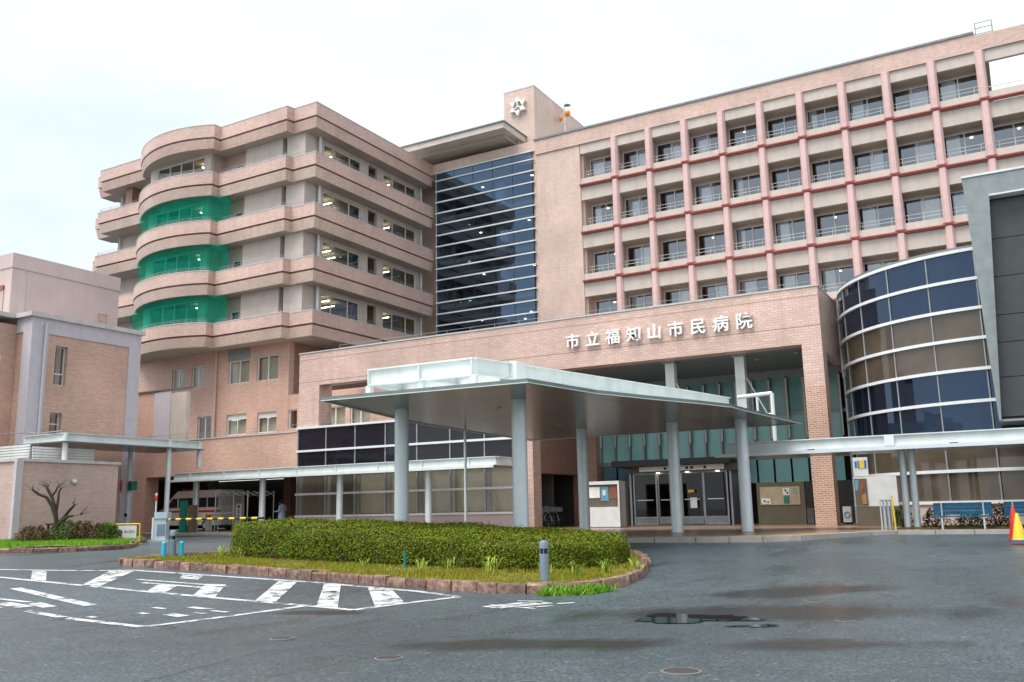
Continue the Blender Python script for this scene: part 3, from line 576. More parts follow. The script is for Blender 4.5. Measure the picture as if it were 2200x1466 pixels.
for z in (0, HT-.07): fr_m.box(.07, .003, z, WIDTH/2-.035, .087, z+.07); fr_m.box(WIDTH/2+.035, .003, z, WIDTH-.07, .087, z+.07)
fr_me = fr_m.mesh('window', 'white_frame')
pane_me = [MB().box(.04, .04, .04, WIDTH/2, .05, HT-.04).mesh('pane', 'glass_ward'), MB().box(WIDTH/2, .055, .04, WIDTH-.04, .065, HT-.04).mesh('pane', 'glass_ward')]
wl = world_loc(WB)
rw = random.Random(3)
for k in range(5):
    rz = RZ[k]; topz = 29.05 if k == 0 else RZ[k-1]-.09
    sp_b = topz-(.76 if k == 0 else 1.03); sill = rz+.62
    last = 10 if k == 0 else 12
    for x0, x1 in zip(WX[:NB], WX[1:NB+1]):
        part('spandrel', MB().box(x0+.002 if x0 > WX[0] else x0-.1, 60.02, sp_b, x1-.002, 60.3, topz), 'cream', WB)
        part('balcony_front', MB().box(x0+.002 if x0 > WX[0] else x0-.1, 60.0, rz+.09, x1-.002, 60.28, sill), 'cream', WB)
    part('ledge_rail', MB().box(WX[0]-.16, 59.74, rz+.015, WX[12]+.4, 60.02, rz+.10).box(WX[0]-.14, 59.84, rz-.07, WX[12]+.38, 60.02, rz+.012), 'red_rail', WB)
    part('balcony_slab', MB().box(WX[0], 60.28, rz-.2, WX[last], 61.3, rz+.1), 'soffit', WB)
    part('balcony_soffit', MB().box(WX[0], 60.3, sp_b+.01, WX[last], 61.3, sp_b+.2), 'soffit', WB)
    # window wall
    zw0 = sp_b-.14-HT; ops = [(WX[i]+.16-WX[0]+.02, WX[i]+.16+WIDTH-WX[0]-.02, zw0, zw0+HT) for i in range(last)]
    part('window_wall', MB().wall((WX[0], 61.2), X_, Y_, WX[last]-WX[0], rz, sp_b+.1, .12, ops), 'cream_warm', WB)
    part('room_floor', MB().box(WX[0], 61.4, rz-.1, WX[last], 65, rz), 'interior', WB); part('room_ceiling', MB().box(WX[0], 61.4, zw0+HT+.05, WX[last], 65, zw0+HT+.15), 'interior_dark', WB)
    for i in range(12):
        link('pilaster', pmt if k == 0 else pm, WB, Vector((WX[i+1] if i < 11 else WX[12], 60.0, rz+.1))-wl) if i < 12 else 0
        link('pilaster_base', bm_, WB, Vector((WX[i+1], 60.0, rz+.102))-wl)
        link('fin', finm, WB, Vector((WX[i+1], 60.0, rz+.05))-wl) if i < last else 0
        if i >= last: continue
        link('railing', rail_me, WB, Vector((WX[i], 60.14, sill))-wl)
        fo = link('window', fr_me, WB, Vector((WX[i]+.16, 61.22, zw0))-wl)
        for pme in pane_me: link('pane', pme, fo)
        if rw.random() < .85: link('curtain', cur[rw.randrange(3)], WB, Vector((WX[i]+.1+rw.choice((0, .1, .9)), 61.26, zw0))-wl)
        if rw.random() < .35: link('ceiling_light', lampm, WB, Vector((WX[i]+.9+rw.random(), 62.4, zw0+HT-.02))-wl)
    link('fin', MB().box(-.09, .3, 0, .09, 1.2, 3.0).mesh('fin', 'tile_light'), WB, Vector((WX[0]-.05, 60.0, rz+.05))-wl)
part('open_frame_rail', MB().tube((WX[10]+.3, 60.14, RZ[0]+.95), (WX[12], 60.14, RZ[0]+.95), .03, 6), 'white_frame', WB)
LD = thing('roof_ladder', (.45, 60.9, 29.6), 'thin pale ladder hoop standing on the ward roof edge at top right', 'ladder')
m = MB()
for x in (0.0, .95): m.tube((x, 60.9, 29.3), (x, 60.9, 31.35), .03, 6)
for z in (30.6, 31.0, 31.35): m.tube((0.0, 60.9, z), (.95, 60.9, z), .025, 6)
part('frame', m, 'rail_grey', LD); m = MB()
for x in (0.0, .95): m.tube((x, 60.9, 31.35), (x, 61.8, 31.35), .03, 6).tube((x, 61.8, 31.35), (x, 61.8, 29.2), .03, 6)
part('handrail', m, 'rail_grey', LD)

# ------------------------------------------------------------------ stair tower with glazed front and emblem
ST = thing('stair_tower', (-36, 65, 0), 'tiled stair tower with a tall dark glass front under a roof slab', 'building')
part('brick_wall', MB().box(-41.28, 60, 29.42, -31.4, 60.6, 30.3), 'tile_light', ST)
part('brick_wall', MB().box(-31.62, 60.02, 5, -31.37, 62, 29.42), 'tile_light', ST)
zr = [29.42, 28.72, 27.78, 26.83, 25.88, 24.9, 23.95, 23.0, 22.03, 21.08, 20.12, 19.17, 18.21, 17.26, 16.3, 15.35, 14.4, 13.4, 12.4, 11.4]
vx = [-40.85, -39.05, -37.2, -35.32, -33.48, -31.68]
for z in zr: part('rail', MB().box(-40.9, 59.82, z-.05, -31.6, 59.96, z+.05).box(-31.62, 59.82, z-.048, -31.5, 60.6, z+.048), 'white_metal', ST)
for x in vx: part('mullion', MB().box(x-.014, 59.90, 11.4, x+.014, 59.97, 29.4), 'iron' if x > -40 else 'white_metal', ST)
for z1, z0 in zip(zr, zr[1:]):
    for a, b in zip(vx, vx[1:]): part('pane', MB().box(a+.03, 59.92, z0+.04, b-.03, 59.935, z1-.04), 'glass_stair', ST)
    part('pane', MB().box(-31.56, 59.98, z0+.04, -31.545, 60.55, z1-.04), 'glass_stair', ST)
for k in range(5):
    z = RZ[k]
    part('landing_slab', MB().box(-40.8, 60.4, z-.35, -31.7, 66, z+.0), 'interior', ST)
    part('landing_ceiling', MB().box(-40.8, 60.6, z+2.5, -31.7, 66, z+2.6), 'interior', ST)
    part('rear_wall', MB().box(-40.8, 65.6, z, -31.7, 65.8, z+2.5), 'interior', ST)
    part('inner_column', MB().box(-36.0, 61.6, z, -35.3, 62.3, z+2.5), 'white_metal', ST)
    for x, y in (((-37.4, 61.8), (-32.6, 61.6)) if k % 2 == 0 else ((-37.9, 62.2), (-32.9, 61.5), (-34.6, 63.6))): part('ceiling_light', MB().lathe([(.10, -.03), (.10, 0)], (x, y, z+2.49), 12), 'lamp', ST)
part('side_wall', MB().box(-41.0, 60.3, 5, -40.8, 66, 29.4), 'interior_dark', ST)
part('link_wall', MB().box(-44.5, 61.6, 5, -41.0, 61.8, 30.0), 'cream_warm', ST); part('link_roof', MB().box(-44.5, 60.25, 29.0, -41.3, 61.8, 30.2), 'tile', ST)
part('roof_wall', MB().box(-48, 60.9, 30.0, -33.4, 66, 31.2), 'cream', ST)
part('roof_slab', MB().box(-48, 57.9, 31.0, -33.05, 66, 31.5), 'cream', ST); part('roof_edge', MB().box(-48.1, 57.8, 31.5, -32.95, 66, 31.6), 'roof_edge', ST)
part('slab_step', MB().box(-47.5, 59.0, 30.72, -33.6, 61, 31.0), 'soffit', ST)
part('shaft', MB().box(-35.08, 61.6, 29.2, -32.22, 72.5, 35.85), 'tile_light', ST)
part('shaft_coping', MB().box(-35.1, 61.58, 35.85, -32.2, 72.5, 35.95), 'coping', ST)
def emblem():
    m = MB(); R1, n = .86, 12; cz, cx, y0, y1 = 34.32, -33.66, 61.3, 61.55
    out = []; inn_ = []
    for i in range(12):
        t = math.pi/2+2*math.pi*i/12; r = R1 if i % 2 == 0 else R1*.56; out.append((cx+r*math.cos(t), cz+r*math.sin(t)))
    # six outer points as small solid kites, centre as six spokes with a ring
    for i in range(0, 12, 2):
        a, b, c = out[i-1], out[i], out[(i+1) % 12]; q = (cx+(b[0]-cx)*.44, cz+(b[1]-cz)*.44)
        m.v += [(p[0], y, p[1]) for y in (y0, y1) for p in (a, q, c, b)]; k = len(m.v)-8
        m.f += [[k+3, k+2, k+1, k], [k+4, k+5, k+6, k+7]]+[[k+j, k+(j+1) % 4, k+4+(j+1) % 4, k+4+j] for j in range(4)]
    for i in range(3):
        t = math.pi/2+math.pi/3*2*i; d = Vector((math.cos(t), 0, math.sin(t))); m.tube(Vector((cx, y0+.06, cz)), Vector((cx, y0+.06, cz))+d*.45, .055, 6)
    return m
EM = solo('emblem', emblem(), 'letter', 'white six-pointed star emblem on the top of the stair tower', 'emblem')
BE = thing('rooftop_beacon', (-31.9, 66, 33.5), 'small orange and white beacon on a bracket beside the rooftop shaft', 'beacon')
part('pole', MB().tube((-31.6, 66, 29.2), (-31.6, 66, 36.0), .05, 6).tube((-32.1, 66, 34.4), (-31.4, 66, 34.4), .04, 6), 'silver', BE)
part('lamp_body', MB().lathe([(.05, 0), (.2, .1), (.26, .3), (.22, .5), (.06, .6)], (-31.3, 66.0, 34.6), 12), 'orange', BE, smooth=60)
part('lamp_cap', MB().lathe([(.3, 0), (.05, .16)], (-31.3, 66.0, 35.65), 12), 'grey_metal', BE)
part('side_lamp', MB().lathe([(.05, 0), (.15, .1), (.15, .4), (.05, .5)], (-31.95, 66.0, 34.35), 10), 'orange', BE, smooth=60)

# ------------------------------------------------------------------ entrance hall
EH = thing('entrance_hall', (-20, 41, PZ), 'two-storey tiled entrance hall with a wide portal and dark glass shopfront', 'building')
FX0, FX1, FY = -35.4, -6.87, 38.115
part('facade_wall', MB().wall((FX0, FY), X_, Y_, FX1-FX0, 6.2, 10.36, .8, [(1.5, 9.0, 6.2, 8.5), (14.9, FX1-FX0-.82, 6.2, 7.97)]), 'tile', EH)
part('facade_pier', MB().box(-7.69, FY, PZ-.3, FX1, FY+.8, 6.2), 'tile_pier', EH)
part('facade_pier', MB().box(-21.2, FY, PZ-.3, -20.5, FY+.8, 6.2), 'tile', EH)
for z in (9.98, 8.72): part('movement_joint', MB().box(FX0, FY-.003, z-.012, FX1, FY+.01, z+.012), 'tile_dark', EH)
part('facade_coping', MB().box(FX0-.03, FY-.04, 10.362, FX1+.03, FY+.84, 10.42), 'coping', EH)
part('side_wall', MB().box(FX1-.4, FY+.8, 7.66, FX1, 43, 10.36), 'tile_light', EH); part('side_coping', MB().box(FX1-.44, FY+.842, 10.362, FX1+.03, 43, 10.42), 'coping', EH)
part('side_wall', MB().box(-35.4, FY+.8, 6.0, -34.2, FY+1.4, 10.36), 'tile', EH)
part('portal_ceiling', MB().box(-20.5, FY+.8, 7.97, FX1-.4, 45.2, 8.2), 'grey_metal', EH)
part('roof', MB().box(-25.5, FY+.8, 9.7, FX1-.4, 59.5, 9.9), 'concrete', EH)
for x, y in ((-8.4, 40.2), (-7.9, 42.3), (-10.3, 41)): part('downlight', MB().lathe([(.09, -.02), (.09, 0)], (x, y, 7.97), 12), 'white_frame', EH)
r = MB()
for z in (10.58, 10.74): r.tube((-33, FY+.6, z), (FX1, FY+.6, z), .011, 4)
for i in range(19): x = -33+i*1.45; r.tube((x, FY+.6, 10.4), (x, FY+.6, 10.74), .01, 4)
part('roof_railing', r, 'rail_grey', EH)
part('opening_beam', MB().box(-33.9, 41.5, 8.1, -26.4, 42.1, 8.6), 'tile', EH); part('opening_beam', MB().box(-28.0, 39, 6.2, -27.5, 46, 8.6), 'tile_orange', EH)
# dark glass shopfront flush under the facade
gx_ = [-35.35+2.03*i for i in range(8)]; gz = [1.31, 2.5, 3.74, 4.86, 6.14]
part('base_wall', MB().box(-35.4, FY-.02, PZ-.3, -21.2, FY+.6, 1.25), 'pale_pink', EH)
for i, z in enumerate(gz): part('rail', MB().box(-35.42, FY-.12, z-.055, -21.2, FY+.05, z+.055), 'white_frame', EH)
for x in gx_: part('mullion', MB().box(x-.03, FY-.05, 1.36, x+.03, FY+.06, 6.08), 'grey_frame', EH)
for j, (z0, z1) in enumerate(zip(gz, gz[1:])):
    for a, b in zip(gx_, gx_[1:]): part('pane', MB().box(a+.032, FY, z0+.056, b-.032, FY+.02, z1-.056), 'pane_black' if j > 1 else 'glass_store', EH)
for i, (a, b) in enumerate(zip(gx_, gx_[1:])):
    if i not in (0, 1): part('blind', MB().box(a+.1, FY+.25, 1.4, b-.02, FY+.27, 3.7), 'blind', EH)
    part('inner_column', MB().box(a+.02, FY+.12, .6, a+.2, FY+.24, 3.75), 'lavender' if i % 2 else 'grey_frame', EH)
part('shop_wall', MB().box(-35, 41.4, .4, -21.2, 41.6, 6.2).box(-35.2, 38.8, 3.75, -21.2, 41.4, 3.9), 'interior_dark', EH)
part('shop_floor', MB().box(-35.2, 38.8, .4, -21.2, 41.4, .6), 'interior', EH)
part('bay_side_wall', MB().box(-35.4, FY+.2, PZ-.2, -35.22, 47, 3.86), 'tile_dark', EH)
# left side wall of the portal, with the dark bicycle recess
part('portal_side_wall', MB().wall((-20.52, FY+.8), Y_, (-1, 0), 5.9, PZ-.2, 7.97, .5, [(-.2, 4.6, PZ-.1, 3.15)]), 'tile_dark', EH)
part('portal_pier', MB().box(-20.9, 44.3, PZ-.2, -20.0, 45.3, 7.97), 'tile_pier', EH)
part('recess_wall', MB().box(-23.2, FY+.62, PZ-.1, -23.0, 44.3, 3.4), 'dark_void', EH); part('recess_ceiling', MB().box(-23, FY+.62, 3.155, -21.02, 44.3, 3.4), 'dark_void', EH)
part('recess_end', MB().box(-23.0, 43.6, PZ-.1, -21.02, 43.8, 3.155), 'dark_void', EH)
# glazed entrance wall
GY = 45.0
fx = [-19.95+.83*i for i in range(17)]; fx = [x for x in fx if x < -6.9]
part('glass_header', MB().box(-20, GY-.02, 7.6, -6.9, GY+.2, 7.97), 'grey_metal', EH)
part('transom', MB().box(-20, GY-.05, 3.62, -7, GY+.1, 3.82), 'grey_metal', EH)
part('transom', MB().box(-20, GY-.05, 5.72, -7, GY+.1, 5.86), 'grey_metal', EH)
for i, x in enumerate(fx):
    part('fin', MB().box(x-.04, GY-.28, 3.8, x+.04, GY-.025, 7.6), 'grey_green', EH)
    part('fin_cap', MB().box(x+.045, GY-.30, 4.6, x+.10, GY-.24, 7.5), 'white_frame', EH)
    if i == len(fx)-1: continue
    x1 = fx[i+1]
    part('pane', MB().box(x+.05, GY, 3.82, x1-.05, GY+.03, 5.72), 'pane_teal', EH)
    part('pane', MB().box(x+.05, GY, 5.86, x1-.05, GY+.03, 7.6), 'pane_upper', EH)
    if not (-17.6 < x < -12.6): part('pane', MB().box(x+.05, GY, 2.5, x1-.05, GY+.03, 3.62), 'pane_blue' if x < -14 else 'pane_teal', EH)
part('lower_wall', MB().box(-20, GY+.05, PZ-.1, -17.6, GY+.25, 2.5), 'black', EH); part('lower_wall', MB().box(-11.8, GY+.05, PZ-.1, -6.9, GY+.25, 2.5), 'interior_dark', EH)
for x in (-9.4, -8.9): part('low_block', MB().box(x, 44.2, PZ, x+.42, 44.6, 1.25), 'concrete', EH)
# vestibule with sliding doors
part('vestibule_roof', MB().box(-18.2, 42.1, 3.42, -12.2, GY-.06, 3.72), 'black', EH)
part('vestibule_fascia', MB().box(-17.6, 42.6, 3.1, -12.0, GY-.06, 3.42), 'interior_dark', EH)
part('sign_band', MB().box(-16.9, 42.55, 3.16, -12.6, 42.597, 3.40), 'paper', EH)
for x in (-15.6, -15.35, -15.1, -14.5, -14.25, -13.6): part('sign_mark', MB().box(x, 42.53, 3.21, x+.13, 42.549, 3.34), 'black', EH)
for x in (-16.0, -14.5, -13.0): part('downlight', MB().lathe([(.08, -.02), (.08, 0)], (x, 42.75, 3.1), 10), 'lamp', EH)
dx = [-17.35, -16.1, -14.9, -13.75, -12.55]
for i, (a, b) in enumerate(zip(dx, dx[1:])):
    d = window(EH, (0, 42.8), X_, Y_, a, b, PZ+.02, 3.1, (), fm='grey_frame', gm='glass_door', fw=.07, t0=.0 if i in (0, 3) else .1, trans=(.14,), name='sliding_door')
    part('handle', MB().box(a+.2, 42.76, 1.75, b-.2, 42.79, 1.79), 'silver', d)
    part('kick_plate', MB().box(a+.05, 42.83, PZ+.05, b-.05, 42.85, .9), 'grey_metal', d)
part('door_notice', MB().box(-14.42, 42.75, 1.35, -14.08, 42.77, 1.85), 'paper', EH); part('door_notice', MB().box(-14.5, 42.75, 2.1, -14.2, 42.77, 2.22), 'yellow', EH)
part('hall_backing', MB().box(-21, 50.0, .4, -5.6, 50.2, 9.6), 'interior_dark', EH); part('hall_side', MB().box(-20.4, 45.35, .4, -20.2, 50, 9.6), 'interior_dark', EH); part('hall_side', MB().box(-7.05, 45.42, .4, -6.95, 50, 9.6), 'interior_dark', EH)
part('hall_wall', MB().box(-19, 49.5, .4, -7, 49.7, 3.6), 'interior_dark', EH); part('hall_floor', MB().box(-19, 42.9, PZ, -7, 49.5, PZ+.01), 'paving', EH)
for x in (-17.5, -12.4): part('vestibule_side', MB().box(x-.05, 42.8, PZ, x+.05, GY, 3.1), 'grey_frame', EH)
part('rear_wall', MB().box(-7.0, 45.0, PZ-.2, -5.6, 45.4, 10.2), 'tile_dark', EH)
part('edge_glass', MB().box(-6.98, 43.2, PZ, -6.93, 44.9, 7.6), 'pane_teal', EH); part('edge_post', MB().box(-6.92, 42.9, PZ, -6.8, 43.05, 7.6), 'white_metal', EH)
# sign letters
SG = thing('building_sign', (-14, FY-.1, 8.8), 'row of white raised letters naming the hospital over the portal', 'sign')
for ch, x in zip('市立福知山市民病院', (-18.15, -17.12, -16.08, -15.04, -14.06, -13.05, -12.02, -11.0, -9.98)):
    o = link('letter', text_mesh(ch, .74, .12, 'letter', .012), SG, Vector((x, FY-.11, 9.17))-world_loc(SG))
# white fin between hall and curved wing
EHW = solo('wall_fin', MB().box(-6.85, 42.2, 7.0, -6.25, 43.2, 10.35), 'white_metal', 'white metal fin between the tiled portal and curved glass wing', 'wall fin')

# ------------------------------------------------------------------ curved glass wing
CW = thing('curved_glass_wing', (0, 40, PZ), 'curved wing of dark blue and brown glass bands with white rails', 'building')
CC, CR = (-.2, 42.9), 6.55
def cpt(a, r=CR): return (CC[0]+r*math.cos(math.radians(a)), CC[1]+r*math.sin(math.radians(a)))
def cpath(r, a0=180, a1=270, n=30, xe=6.0): return [cpt(a0+(a1-a0)*i/n, r) for i in range(n+1)]+([(xe, CC[1]-r)] if a1 == 270 else [])
cz = [10.56, 9.45, 8.35, 7.24, 6.12, 4.96, 3.76, 2.5, 1.38]
for i, z in enumerate(cz): part('rail', MB().ring(cpath(CR+.1), cpath(CR-.05), z-.055, z+.06), 'white_frame', CW, smooth=30)
part('roof_edge', MB().ring(cpath(CR+.06), cpath(CR-.3), 10.625, 10.72), 'roof_edge', CW, smooth=30)
part('roof', MB().prism(cpath(CR-.05)+[(6, 46), (-6.7, 46)], 10.3, 10.45), 'concrete', CW)
angs = [180, 188.5, 203.5, 218.5, 233.5, 248.5, 263.5]
xs_ = [cpt(263.5)[0]+1.72*i for i in range(1, 5)]
for j, (z1, z0) in enumerate(zip(cz, cz[1:])):
    m = 'pane_navy' if j in (0, 1, 4, 5) else 'pane_brown'
    for a, b in zip(angs, angs[1:]):
        if j >= 6 and a < 200: continue
        part('pane', MB().ring(cpath(CR, a+.25, b-.25, 5), cpath(CR-.02, a+.25, b-.25, 5), z0+.06, z1-.055), m, CW, smooth=30)
    xx = [cpt(263.7)[0]]+xs_
    for a, b in zip(xx, xx[1:]): part('pane', MB().box(a+.03, CC[1]-CR, z0+.06, b-.03, CC[1]-CR+.02, z1-.055), m, CW)
for a in angs[1:]: p = cpt(a, CR+.02); part('mullion', MB().tube((*p, 1.4), (*p, 10.5), .03, 6), 'grey_frame', CW)
for x in xs_: part('mullion', MB().box(x-.025, CC[1]-CR-.03, 1.4, x+.025, CC[1]-CR+.03, 10.5), 'grey_frame', CW)
part('base_wall', MB().ring(cpath(CR+.03, 222, 270, 14), cpath(CR-.3, 222, 270, 14), PZ-.2, 1.325), 'pale_pink', CW, smooth=30)
part('base_wall', MB().ring(cpath(CR+.03, 180, 222, 12), cpath(CR-.3, 180, 222, 12), PZ-.2, 1.325), 'brown_board', CW, smooth=30)
part('core', MB().prism(cpath(CR-.6)+[(6, 46), (-6, 46)], .3, 10.2), 'interior_dark', CW)
# poster and white board standing against the glass
solo('wall_sign', MB().box(-6.05, 37.9, 2.46, -5.5, 37.96, 3.2), 'white_paint', 'white sign with coloured bars on the glass beside the tiled pier', 'sign')
SGN = bpy.data.objects['wall_sign']
for i, (x, c, h) in enumerate(((-5.98, 'blue', .3), (-5.88, 'bollard', .36), (-5.79, 'yellow', .4), (-5.70, 'yellow', .34), (-5.62, 'blue', .36))): part('bar', MB().box(x, 37.88, 2.98-h/2-.02, x+.075, 37.898, 2.98+h/2-.08), c, SGN)
PB = thing('poster_board', (-5.3, 37.4, PZ), 'dark lectern-like board with colourful posters and a blank white sheet', 'poster board')
part('panel', MB().box(-6.0, 37.40, 1.3, -4.45, 37.46, 2.42), 'white_paint', PB); part('poster', MB().box(-5.98, 37.37, 1.34, -5.52, 37.395, 2.36), 'brown_board', PB)
part('poster_print', MB().poly([(-5.85, 37.36, 1.7), (-5.62, 37.36, 2.0), (-5.56, 37.36, 2.3), (-5.75, 37.36, 2.22)]), 'poster_red', PB); part('poster_print', MB().poly([(-5.72, 37.36, 1.38), (-5.56, 37.36, 1.4), (-5.58, 37.36, 1.8), (-5.75, 37.36, 1.72)]), 'poster_ochre', PB); part('poster_print', MB().poly([(-5.95, 37.36, 1.9), (-5.86, 37.36, 1.9), (-5.8, 37.36, 2.3), (-5.95, 37.36, 2.3)]), 'poster_blue', PB)
part('stand', MB().box(-5.95, 37.2, PZ, -4.4, 37.55, 1.28), 'brown_board', PB)
AC = thing('outdoor_unit', (-7.0, 40.5, PZ), 'small white air conditioner unit beside the tiled pier', 'air conditioner')
part('case', MB().box(-7.05, 40.6, PZ+.1, -6.72, 41.0, 1.3), 'white_paint', AC); part('grille', MB().wheel((-6.88, 40.58, .98), (0, 1, 0), .11, .02), 'grey_frame', AC); part('foot', MB().box(-7.05, 40.65, PZ, -6.75, 40.95, PZ+.1), 'black', AC)

# ------------------------------------------------------------------ dark panelled block at the right
DB = thing('dark_panel_block', (2.5, 36, 4), 'dark grey metal panelled block with a slanted edge above the walkway', 'building')
BY = 34.3
bl = [(-.98, 12.62), (-.02, 12.62), (-.02, 11.9), (-.2, 11.88), (-.64, 4.05), (-.71, 4.05)]
m = MB(); n_ = len(bl); m.v = [(x, BY, z) for x, z in bl]+[(x, 37.6, z) for x, z in bl]
m.f = [list(range(n_))[::-1], [n_+i for i in range(n_)]]+[[i, (i+1) % n_, n_+(i+1) % n_, n_+i] for i in range(n_)]
part('slanted_blade', m, 'grey_metal', DB)
part('top_fascia', MB().box(-.018, BY, 11.9, 7, 37.6, 12.62), 'grey_metal', DB); part('top_trim', MB().box(-1.0, BY-.04, 12.622, 7, 37.6, 12.7), 'white_metal', DB); part('recess_trim', MB().box(-.2, BY-.02, 11.84, 7, BY+.5, 11.895), 'white_metal', DB)
zs_ = [11.8, 10.4, 9.05, 7.7, 6.75, 5.55, 4.2]
for z1, z0 in zip(zs_, zs_[1:]):
    for x0, x1 in ((-.62, 2.2), (2.2, 4.6), (4.6, 7)): part('panel', MB().box(x0+.01, BY+.45, z0+.012, x1-.01, BY+.55, z1-.012), 'dark_panel', DB)
part('backing', MB().box(-.62, BY+.56, 4.1, 7, 37.6, 11.89), 'black', DB); part('bottom_trim', MB().box(-.7, BY+.05, 4.02, 7, 37.6, 4.095), 'grey_metal', DB)

# ------------------------------------------------------------------ low tiled building at the left
LB = thing('low_tiled_building', (-45, 30, 0), 'low orange tiled building with lavender corner bands and white eaves', 'building')
LX = -41.0
part('brick_wall', MB().wall((LX-.06, 25.7), Y_, (-1, 0), 6.15, .3, 11.0, .5, [(1.3, 1.95, 7.9, 9.84), (1.26, 1.88, 5.2, 6.54)]), 'tile_orange', LB)
part('brick_wall', MB().box(-42.3, 25.76, .3, -41.1, 26.2, 11.0), 'tile_orange', LB); part('brick_wall', MB().box(-50, 21.0, .3, -42.32, 26.0, 10.8), 'tile_orange', LB)
part('corner_band', MB().box(LX-.7, 25.68, .3, LX, 26.55, 11.1), 'lavender', LB); part('corner_band', MB().box(LX-.5, 31.15, .3, LX, 31.87, 11.1), 'lavender', LB)
part('top_band', MB().box(LX-.4, 26.552, 10.35, LX-.002, 31.148, 11.1), 'lavender', LB); part('top_band', MB().box(-42.31, 25.7, 10.4, -41.702, 26, 11.1), 'lavender', LB)
part('eaves', MB().box(-42.34, 25.5, 11.1, LX+.15, 32.0, 11.32).box(-50, 20.9, 11.1, -42.1, 32.0, 11.31), 'coping', LB)
part('downpipe', MB().tube((LX+.08, 26.35, 1), (LX+.08, 26.35, 10.85), .07, 8), 'lavender', LB, smooth=40)
for a, b, z0, z1, t in ((27.0, 27.65, 7.9, 9.84, (.3,)), (26.96, 27.58, 5.2, 6.54, (.6,))):
    window(LB, (LX-.06, 25.7), Y_, (-1, 0), a-25.7, b-25.7, z0, z1, (), fm='silver', gm='glass', t0=.22, trans=t); part('room', MB().box(LX-1.5, a-.3, z0-.3, LX-1.4, b+.3, z1+.3), 'interior_dark', LB)
window(LB, (-42.3, 21.4), Y_, (-1, 0), 2.6, 3.6, 7.6, 9.2, (.5,), gm='pane_blue', t0=-.04)
UB = thing('upper_plaster_block', (-52, 32, 11), 'plain pale pink plastered block rising behind the low tiled building', 'building')
UX = -47.0
part('wall', MB().box(-62, 28.05, .3, UX, 34.75, 15.0), 'pale_pink', UB); part('parapet', MB().box(-62.04, 28.01, 15.0, UX+.04, 34.79, 15.81), 'pale_pink', UB)
part('joint', MB().box(UX-.02, 28.9, 11, UX+.006, 28.93, 15), 'grey_frame', UB); part('joint', MB().box(UX-.02, 28.02, 14.97, UX+.046, 34.78, 14.999), 'grey_frame', UB)
part('front_opening', MB().box(-53, 28.0, 11, -47.6, 28.045, 14.0), 'cream_warm', UB); part('opening_lintel', MB().box(-53, 27.95, 13.8, -47.6, 28.06, 14.05), 'red_rail', UB)
d = part('door', MB().box(UX-.02, 33.35, 11.3, UX+.012, 34.0, 13.35), 'cream_warm', UB); part('door_frame', MB().box(UX, 33.27, 11.3, UX+.04, 33.345, 13.42).box(UX, 34.005, 11.3, UX+.04, 34.08, 13.42).box(UX, 33.345, 13.36, UX+.06, 34.005, 13.42), 'pink_paint', UB)
part('door_mark', MB().lathe([(.06, 0), (.06, .01)], (0, 0, 0), 3), 'red', UB); bpy.data.objects['door_mark'].rotation_euler = (math.pi/2, math.pi, math.pi/2); bpy.data.objects['door_mark'].location = Vector((UX+.02, 33.63, 12.95))-world_loc(UB)

# garage wall in front
GW = thing('garage_block', (-39, 25, .4), 'pinkish tiled garage block with pale coping and a lavender drainpipe', 'building')
part('brick_wall', MB().box(-36.9, 23.0, .3, -36.7, 27.66, 3.85), 'tile_pink', GW); part('brick_wall', MB().box(-48, 22.82, .3, -36.72, 23.0, 3.85), 'tile_pink', GW); part('end_wall', MB().box(-38.2, 27.46, .3, -36.9, 27.64, 3.85), 'tile_pink', GW)
part('coping', MB().box(-37.1, 22.75, 3.852, -36.62, 27.75, 3.97).box(-48, 22.74, 3.853, -37.1, 23.15, 3.968), 'coping', GW)
part('drainpipe', MB().box(-36.78, 22.72, .4, -36.60, 23.02, 3.86), 'lavender', GW); part('roof', MB().box(-48, 23, 3.3, -36.9, 27.46, 3.45), 'concrete', GW)
for i in range(6): part('louvre', MB().box(-46, 24.1, 4.0+i*.12, -38.0, 24.16, 4.09+i*.12), 'white_metal', GW)
for i in range(5): part('louvre', MB().box(-37.62, 24.0, 4.0+i*.12, -37.56, 27.0, 4.09+i*.12), 'white_metal', GW)
SC = thing('security_camera', (-36.7, 25.41, 3.05), 'small white dome camera on the garage block wall', 'camera')
part('bracket', MB().box(-36.695, 25.33, 3.06, -36.55, 25.49, 3.14), 'white_paint', SC); part('dome', MB().lathe([(.11, .06), (.11, 0), (.085, -.06), (.03, -.1)], (-36.56, 25.41, 3.03), 14), 'white_paint', SC, smooth=50); part('lens', MB().lathe([(.05, -.1), (.02, -.13)], (-36.55, 25.41, 3.03), 10), 'black', SC)

# ------------------------------------------------------------------ steel canopies
def ibeam(mb, a, b, z0, z1, w=.2, tf=.035):
    a, b = Vector(a), Vector(b); d = (b-a); l = d.length; d /= l; n = Vector((-d.y, d.x)); p = (a.x, a.y); dd = (d.x, d.y); nn = (n.x, n.y)
    mb.obox(p, dd, nn, 0, l, -w/2, w/2, z1-tf, z1); mb.obox(p, dd, nn, 0, l, -w/2, w/2, z0, z0+tf); mb.obox(p, dd, nn, 0, l, -.015, .015, z0+tf, z1-tf); return mb
def column(x, y, z0, z1, r, lab, grp):
    t = thing('canopy_column', (x, y, z0), lab, 'column', grp)
    part('shaft', MB().tube((x, y, z0), (x, y, z1), r, 24), 'silver', t, smooth=40); part('base_ring', MB().lathe([(r+.03, 0), (r+.03, .03), (r, .035)], (x, y, z0), 24), 'grey_frame', t); return t
MC = thing('entrance_canopy', (-12.5, 25, 4.3), 'large flat white steel canopy fanning out before the entrance portal', 'canopy')
